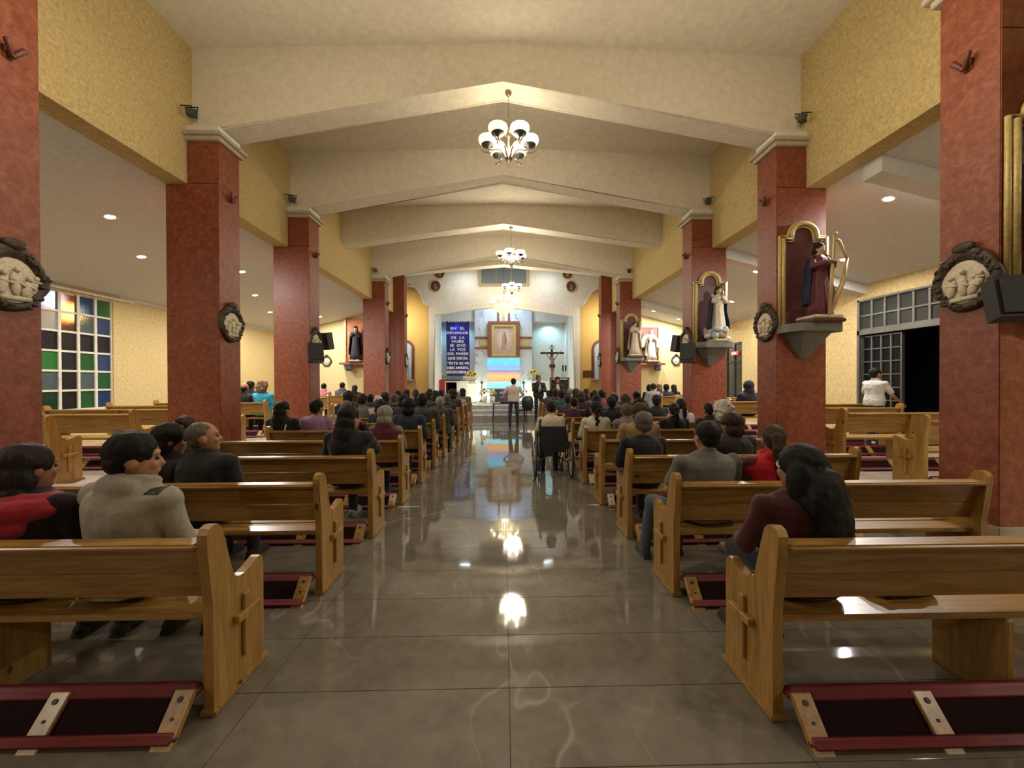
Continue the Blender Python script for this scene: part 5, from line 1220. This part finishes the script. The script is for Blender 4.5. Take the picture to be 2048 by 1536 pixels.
for px, lab in ((963, 'tall dark candle stand on the banner side of the altar'), (1048, 'tall dark candle stand on the crucifix side of the altar')):
    p = P(px, 770, 18.15); h_ = p.z - PLZ + .15; t = thing('candle_stand', lab, 'candle stand', (p.x, 18.4, PLZ))
    bm = B(); lathe(bm, [(0, 0), (.16, 0), (.13, .04), (.04, .10), (.025, .3), (.045, .36), (.022, .42), (.022, h_ - .1), (.06, h_ - .06), (.08, h_), (0, h_)], n=14); part('stand', bm, CARVED, t, True)
    bm = B(); lathe(bm, [(0, h_), (.028, h_), (.028, h_ + .16), (0, h_ + .165)], n=10); part('candle', bm, plain('candle_wax', (.75, .70, .55), .5), t, True)
x0, x1, z0, z1 = pr(877, 889, 759, 800, 18.1)
t = thing('red_chair', 'tall red-backed chair just inside the sanctuary arch', 'chair', ((x0 + x1) / 2, 18.1, PLZ)); cw = (x1 - x0) / 2; hh = z1 - PLZ
REDF = plain('red_upholstery', (.42, .04, .03), .7)
bm = B(); box(bm, -cw, cw, .15, .21, .35, hh); part('backrest', bm, REDF, t, bev=.02)
bm = B(); box(bm, -cw - .03, cw + .03, -.3, .2, .36, .46); part('seat', bm, REDF, t, bev=.02)
for a in (-1, 1):
    for yb in (-.26, .17):
        bm = B(); box(bm, a * cw - .025, a * cw + .025, yb - .025, yb + .025, 0, .38); part('leg', bm, RIBMAT, t, bev=.005)
# round medallions on the arch
for px, py, lab in ((870.5, 572, 'round dark medallion with gold rim over the window-side shoulder of the arch'), (1142.5, 573, 'round dark medallion with gold rim over the statue-side shoulder of the arch'), (879, 546, 'upper round medallion cut off by the beam, window side'), (1135, 547, 'upper round medallion cut off by the beam, statue side')):
    p = P(px, py, YF); t = thing('medallion', lab, 'medallion', (p.x, YF, p.z)); r_ = .235
    bm = B(); tube(bm, [(r_ * cos(a), -.015, r_ * 1.08 * sin(a)) for a in [2 * pi * i / 24 for i in range(25)]], .03, 6); part('rim', bm, GOLD, t, True)
    bm = B(); rings = [[V((r_ * k * cos(a), y, r_ * 1.08 * k * sin(a))) for a in [2 * pi * i / 20 for i in range(20)]] for k, y in ((1, 0), (1, -.012), (.05, -.016))]; ring_loft(bm, rings); pn = part('picture', bm, plain('dark_red_picture', (.10, .03, .035), .5, 0, .6, 14), t)
    bm = B(); ell(bm, (0, -.02, .05), (.05, .012, .06)); ell(bm, (0, -.02, -.08), (.09, .012, .09)); part('painted_bust', bm, plain('muted_paint', (.28, .15, .13), .6), pn, True)
# arched niches beside the arch
for sg, xa, xb in ((-1, 796, 826), (1, 1186, 1220)):
    Y = yy; x0, x1 = sorted((P(xa, 700, Y).x, P(xb, 700, Y).x)); zb, zt = P(1003, 758, Y).z, P(1003, 681, Y).z; w2 = (x1 - x0) / 2; cxx = (x0 + x1) / 2
    t = thing('arched_niche', f'red-framed arched niche with pale blue back, {"window" if sg < 0 else "statue"} side of the sanctuary', 'niche', (cxx, Y, zb)); hh = zt - zb
    pts = [(-w2, 0, 0), (-w2, 0, hh - w2)] + [(-w2 * cos(a), 0, hh - w2 + w2 * sin(a)) for a in [pi * i / 12 for i in range(1, 12)]] + [(w2, 0, hh - w2), (w2, 0, 0)]
    bm = B(); tube(bm, [V(p) + V((0, -.04, 0)) for p in pts], .06, 6); part('arch_frame', bm, RIBMAT, t, True)
    bm = B(); prism(bm, pts, (0, -.02, 0)); part('back_panel', bm, plain('pale_blue_niche', (.45, .58, .72), .7), t)
    bm = B(); box(bm, -w2 - .1, w2 + .1, -.3, 0, -.08, 0); part('ledge', bm, STONE, t, bev=.01)
    bm = B(); rings = []
    for z, r in ((0, .17), (.25, .14), (.5, .10), (.75, .12), (.86, .09), (.9, .04)): rings.append([V((r * cos(a) * (1 + .08 * sin(5 * a)), -.16 + r * .8 * sin(a), z)) for a in [2 * pi * i / 18 for i in range(18)]])
    s_ = thing('statue', f'small white robed statue in the arched niche, {"window" if sg < 0 else "statue"} side', 'statue', (cxx, Y, zb)); ring_loft(bm, rings); part('robe', bm, WHP, s_, True)
    bm = B(); ell(bm, (0, -.16, .98), (.06, .065, .085)); part('head', bm, WHP, s_, True)
    bouquet(P((xa + xb) / 2, 752, Y - .3).x * 0 + (xa + xb) / 2, 752, Y - .22, .16, f'small flowers on the ledge of the arched niche, {"window" if sg < 0 else "statue"} side', 9 + sg, [(-.5, 0, .06, 'w'), (.2, .3, .06, 'y'), (.6, -.2, .06, 'w')], zb)
bm = B(); x0, x1, z0, z1 = pr(1166, 1184, 741, 755, yy); t = thing('wall_plaque', 'small dark bronze plaque on the golden wall beside the sanctuary', 'plaque', ((x0 + x1) / 2, yy - .001, (z0 + z1) / 2)); box(bm, -(x1 - x0) / 2, (x1 - x0) / 2, -.03, 0, -(z1 - z0) / 2, (z1 - z0) / 2); part('plate', bm, plain('bronze_plate', (.20, .11, .05), .4, .6), t, bev=.008)
bm = B(); box(bm, -(x1 - x0) * .4, (x1 - x0) * .4, -.036, -.03, -(z1 - z0) * .36, (z1 - z0) * .36); part('raised_panel', bm, plain('bronze_panel', (.13, .07, .035), .5, .5, .4, 40), t)
# ================================================================== STATUES ON THE PILLARS
def robe(bm, h, prof, folds=9, amp=.08, ph=0, y=0):
    rings = []; n = 36
    for z, rx, ry, cxo in prof:
        k = amp * (1 - z) ** .6
        rings.append([V((cxo * h + rx * h * cos(a) * (1 + k * sin(folds * a + ph + z * 2)), y + ry * h * sin(a) * (1 + k * sin(folds * a + ph + z * 2)), z * h)) for a in [2 * pi * i / n for i in range(n)]])
    ring_loft(bm, rings)
SB = {'P': .95, 'stand': 1}
def statue(loc, rz, h, label, robe_m, mantle_m, hair_c, arms, extra=None, base='slab', mant=True):
    t = thing('statue', label, 'statue', loc, rz); sc = h / 1.66
    sp = dict(SB); sp['arms'] = arms; sp['head'] = (.15, .12); sp['bld'] = .88
    b = obj('carved_body', cached(('statue', arms), lambda: body_mesh(sp, .02)), t, (0, 0, .10), 0, (.50, .34, .24)); b.scale = (sc,) * 3
    obj('hair', cached(('sthair', arms), lambda: hair_mesh(sp, 'longdown', .018, 1)), b, color=hair_c)
    bm = B(); robe(bm, h, [(0, .17, .14, 0), (.15, .155, .125, 0), (.35, .125, .105, 0), (.52, .105, .085, 0), (.60, .10, .078, 0), (.72, .118, .082, 0), (.80, .112, .07, 0), (.845, .06, .05, 0)]); o = part('robe', bm, robe_m, t, True); o.location.z = .10
    if mant:
        bm = B(); n = 20; rows_ = []
        for z, r, w_ in ((.86, .085, 1.0), (.80, .14, 1.05), (.68, .15, 1.15), (.5, .15, 1.2), (.32, .17, 1.25), (.16, .19, 1.1)):
            rows_.append([bm.verts.new((r * h * w_ * cos(a) * (1 + .07 * sin(7 * a + z * 9)), r * .82 * h * sin(a) * (1 + .07 * sin(7 * a + z * 9)), z * h + .10)) for a in [pi * 1.02 + pi * .96 * 0 - 0 + (-.15 * pi + (1.3 * pi) * i / n) - .0 for i in range(n + 1)]])
        for a_, b_ in zip(rows_, rows_[1:]):
            for i in range(n): bm.faces.new((a_[i], a_[i + 1], b_[i + 1], b_[i]))
        bmesh.ops.solidify(bm, geom=bm.faces[:], thickness=.012); part('mantle', bm, mantle_m, t, True)
    for sh, el, wr, s in arms_list(sp):
        bm = B(); capsule(bm, sh, el, .075, .07, 10); capsule(bm, el, el.lerp(wr, .8), .07, .062, 10); o = part('sleeve', bm, robe_m, b, True)
    if base == 'slab':
        bm = B(); box(bm, -.22, .22, -.2, .2, 0, .05); part('base', bm, plain('maroon_base', (.10, .03, .025), .5), t, bev=.015)
        bm = B(); box(bm, -.20, .20, -.18, .18, .05, .10); part('base_top', bm, IVORY, t, bev=.015)
    if base == 'cloud':
        bm = B(); box(bm, -.16, .16, -.16, .16, 0, .06); part('base', bm, plain('pale_gold_base', (.5, .42, .2), .5), t, bev=.015)
        bm = B(); rr = random.Random(5)
        for i in range(26): a = rr.uniform(0, 2 * pi); ell(bm, (.17 * cos(a) * rr.uniform(.4, 1.25), .13 * sin(a), rr.uniform(.06, .26)), (rr.uniform(.05, .085), .06, rr.uniform(.045, .07)), None, 10, 7)
        part('cloud', bm, plain('pale_cloud', (.42, .46, .46), .55, 0, .3, 12), t, True)
        for (x, z, fl) in ((-.19, .22, 1), (.17, .26, -1), (.02, .16, 1)):
            bm = B(); ell(bm, (x, -.15, z), (.045, .045, .05)); ell(bm, (x, -.12, z - .07), (.06, .05, .06)); ell(bm, (x + fl * .09, -.1, z), (.07, .02, .03), M.Rotation(-fl * .6, 3, 'Y')); part('cherub', bm, plain('cherub_paint', (.52, .42, .34), .6), t, True)
    if extra: extra(t, h)
    return t
arms_list = arms
ROSE = plain('maroon_robe_paint', (.13, .03, .04), .6, 0, .3, 14); BLUE = plain('dark_blue_robe_paint', (.035, .045, .10), .6, 0, .3, 14); CRM = plain('cream_robe_paint', (.55, .48, .36), .6, 0, .15, 14); PINK = plain('pink_robe_paint', (.36, .10, .13), .6, 0, .3, 14)
SHZ = 2.28
def shrine(k, fill):
    nm = {1: 'first', 2: 'second', 3: 'third', 5: 'fourth'}[k]
    y = PY(k); xc = BR + PW / 2; hw_ = PW / 2
    t = thing('wall_shelf', f'grey bracket shelf on the {nm} statue pillar', 'shelf', (xc, y, SHZ), 0, 'bracket shelves on the statue pillars')
    bm = B(); prism(bm, [(-hw_ + .0, 0, -.11), (hw_ + .02, 0, -.11), (hw_ + .02, -.24, -.11), (hw_ - .10, -.38, -.11), (-hw_ + .10, -.38, -.11), (-hw_, -.24, -.11)], (0, 0, .11)); part('shelf_slab', bm, GREYST, t, bev=.008)
    bm = B(); ring_loft(bm, [[V((x, 0, -.11)) for x in (-.26, .26)] + [V((.20, -.30, -.11)), V((-.20, -.30, -.11))], [V((x, 0, -.46)) for x in (-.05, .05)] + [V((.05, -.05, -.46)), V((-.05, -.05, -.46))]]); part('bracket', bm, GREYST, t)
    t = thing('gilt_arch', f'gilt arched frame above the shelf of the {nm} statue pillar', 'frame', (xc, y, SHZ), 0, 'gilt frames behind the statues')
    w_ = hw_ - .02; sh = 1.27; r = .185
    def path(o): 
        q = [(-w_ + o, 0, .0), (-w_ + o, 0, sh - o), (-r - .03 + o, 0, sh - o), (-r - .03 + o, 0, sh + .02)]
        q += [(-(r + .03 - o) * cos(a), 0, sh + .02 + (r - o * .9) * sin(a)) for a in [pi * i / 14 for i in range(1, 14)]]
        q += [(r + .03 - o, 0, sh + .02), (r + .03 - o, 0, sh - o), (w_ - o, 0, sh - o), (w_ - o, 0, .0)]; return q
    for o, rad, dy in ((0, .022, -.03), (.036, .026, -.055), (.072, .018, -.03)):
        bm = B(); tube(bm, [V(p) + V((0, dy, 0)) for p in path(o)], rad, 6); part('frame_moulding', bm, GOLD, t, True)
    bm = B(); prism(bm, path(.05), (0, -.012, 0)); part('back_board', bm, plain('maroon_board', (.11, .035, .032), .55, 0, .25, 12), t)
    return xc, y
def harp(t, h):
    G = plain('pale_gold_harp', (.55, .42, .22), .4, .3)
    hb = M.Translation((.06, .17, .10)) @ M.Diagonal((-1, 1, 1, 1))
    bm = B(); tube(bm, [hb @ V(p) for p in ((.06, 0, 0), (.09, 0, .5), (.12, 0, .98), (.11, 0, 1.06), (.15, 0, 1.08), (.16, 0, 1.03))], [.02, .022, .02, .018, .014, .008], 8); part('harp_pillar', bm, G, t, True)
    bm = B(); tube(bm, [hb @ V(p) for p in ((.12, 0, 1.0), (.19, 0, .97), (.24, 0, .86), (.30, 0, .74))], .02, 8); part('harp_neck', bm, G, t, True)
    bm = B(); tube(bm, [hb @ V(p) for p in ((.30, 0, .74), (.24, 0, .42), (.07, 0, .02))], [.02, .028, .03], 8); part('harp_soundbox', bm, G, t, True)
    for i in range(7):
        u_ = (i + 1) / 8; bm = B(); a = V((.12, 0, 1.0)).lerp(V((.30, 0, .74)), u_); b_ = V((.08, 0, .05)).lerp(V((.26, 0, .5)), u_); tube(bm, [hb @ a, hb @ b_], .0022, 4); part('harp_string', bm, G, t)
def stand_arm(t, h): pass
for k, args in ((2, dict(h=.98, label='maroon and dark blue robed statue holding a golden harp, second statue pillar', robe_m=ROSE, mantle_m=BLUE, hair_c=(.02, .012, .01), arms='book', extra=harp)),
                (3, dict(h=1.00, label='cream-robed statue in a blue mantle on a cloud of cherubs, third statue pillar', robe_m=CRM, mantle_m=BLUE, hair_c=(.05, .028, .018), arms='pray', base='cloud')),
                (5, dict(h=1.05, label='statue in cream robe with one raised hand, on the fourth statue pillar', robe_m=CRM, mantle_m=plain('pale_mantle', (.45, .38, .28), .6), hair_c=(.06, .03, .02), arms='raise')),
                (1, dict(h=1.0, label='dark robed statue on the first statue pillar, mostly out of view', robe_m=BLUE, mantle_m=BLUE, hair_c=(.02, .012, .01), arms='pray'))):
    xc, y = shrine(k, None); statue((xc + .05, y - .245, SHZ), pi, **args)
# ---- end walls of the aisles: framed boards with statues
x0, x1, z0, z1 = pr(692, 745, 637, 726, YE)
t = thing('devotional_board', 'orange-brown backboard in a gold frame on the end wall of the window aisle', 'board', ((x0 + x1) / 2, YE, z0)); w2, h2 = (x1 - x0) / 2, z1 - z0
bm = B(); box(bm, -w2, w2, -.04, 0, 0, h2); part('board', bm, plain('orange_board', (.45, .14, .035), .55, 0, .45, 3), t)
for a in (-1, 1): bm = B(); box(bm, a * w2 - .04, a * w2 + .04, -.10, 0, -.02, h2); part('frame_side', bm, GOLD, t, bev=.01)
bm = B(); box(bm, -w2 - .1, w2 + .1, -.42, 0, -.08, 0); part('ledge', bm, RIBMAT, t, bev=.01)
s_ = statue(((x0 + x1) / 2 - .02, YE - .30, z0), pi, 1.25, 'statue in a long black cloak before the orange board', plain('black_cloak', (.012, .012, .018), .8), plain('black_cloak', (.012, .012, .018), .8), (.012, .012, .018), 'pray')
x0, x1, z0, z1 = pr(1262, 1317, 655, 727, YE)
t = thing('devotional_board', 'brown backboard in a gold frame on the end wall of the doorway aisle', 'board', ((x0 + x1) / 2, YE, z0)); w2, h2 = (x1 - x0) / 2, z1 - z0
bm = B(); box(bm, -w2, w2, -.04, 0, 0, h2); part('board', bm, plain('brown_violet_board', (.16, .065, .06), .55, 0, .3, 3), t)
for a in (-1, 1): bm = B(); box(bm, a * w2 - .04, a * w2 + .04, -.10, 0, -.02, h2); part('frame_side', bm, GOLD, t, bev=.01)
bm = B(); box(bm, -w2 - .1, w2 + .1, -.42, 0, -.08, 0); part('ledge', bm, RIBMAT, t, bev=.01)
s_ = statue((P(1297, 700, YE).x, YE - .30, z0), pi, 1.15, 'white winged statue before the brown board', plain('grey_white_paint', (.45, .44, .38), .6, 0, .25, 12), CRM, (.2, .15, .1), 'raise')
for a in (-1, 1): bm = B(); ell(bm, (a * .20, -.16, .86), (.15, .03, .30), M.Rotation(-a * .5, 3, 'Y')); part('wing', bm, plain('grey_white_paint', (.45, .44, .38), .6), s_, True)
# ---- small things left on the pews
def bag(name, label, cat, loc, rz, sx, sy, sz, col, strap=True):
    t = thing(name, label, cat, loc, rz); bm = B()
    ell(bm, (0, 0, sz * .5), (sx, sy, sz * .55), None, 16, 10); box(bm, -sx * .8, sx * .8, -sy * .8, sy * .8, 0, sz * .8)
    obj('bag_body', remesh(bm, .012, 'bag_body', 4, .008, 9, 2, FAB), t, color=col)
    if strap: bm = B(); tube(bm, [(-sx * .6, 0, sz * .8), (-sx * .2, -.02, sz * 1.25), (sx * .5, .02, sz * 1.2), (sx * .9, .05, sz * .7), (sx * 1.5, .02, sz * .45)], .013, 6); part('strap', bm, BLACK, t, True)
bag('handbag', 'dark blue cloth bag on the seat beside the woman in maroon', 'bag', (1.98, YRk(0) + .24, .436), .1, .17, .10, .10, (.02, .025, .035), False)
bag('shoulder_bag', 'black shoulder bag with loose strap on the bench ahead of the woman in maroon', 'bag', (2.25, YRk(1) + .23, .436), .1, .12, .08, .10, (.012, .011, .011))
bm = B(); box(bm, -.09, .09, -.11, .11, 0, .03); o = tag(part('booklet', bm, plain('cream_pages', (.6, .55, .42), .8), loc=(2.55, YRk(3) + .24, .436), rotz=.3, bev=.004), 'cream booklet lying on an empty stretch of statue-side bench', 'book')
bm = B(); box(bm, -.092, .092, -.112, .112, .03, .034); part('cover', bm, BLACK, o)
bag('folded_jacket', 'dark folded jacket left on a window-side bench', 'jacket', (-2.25, YLk(2) + .22, .436), .2, .20, .11, .09, (.05, .05, .055), False)
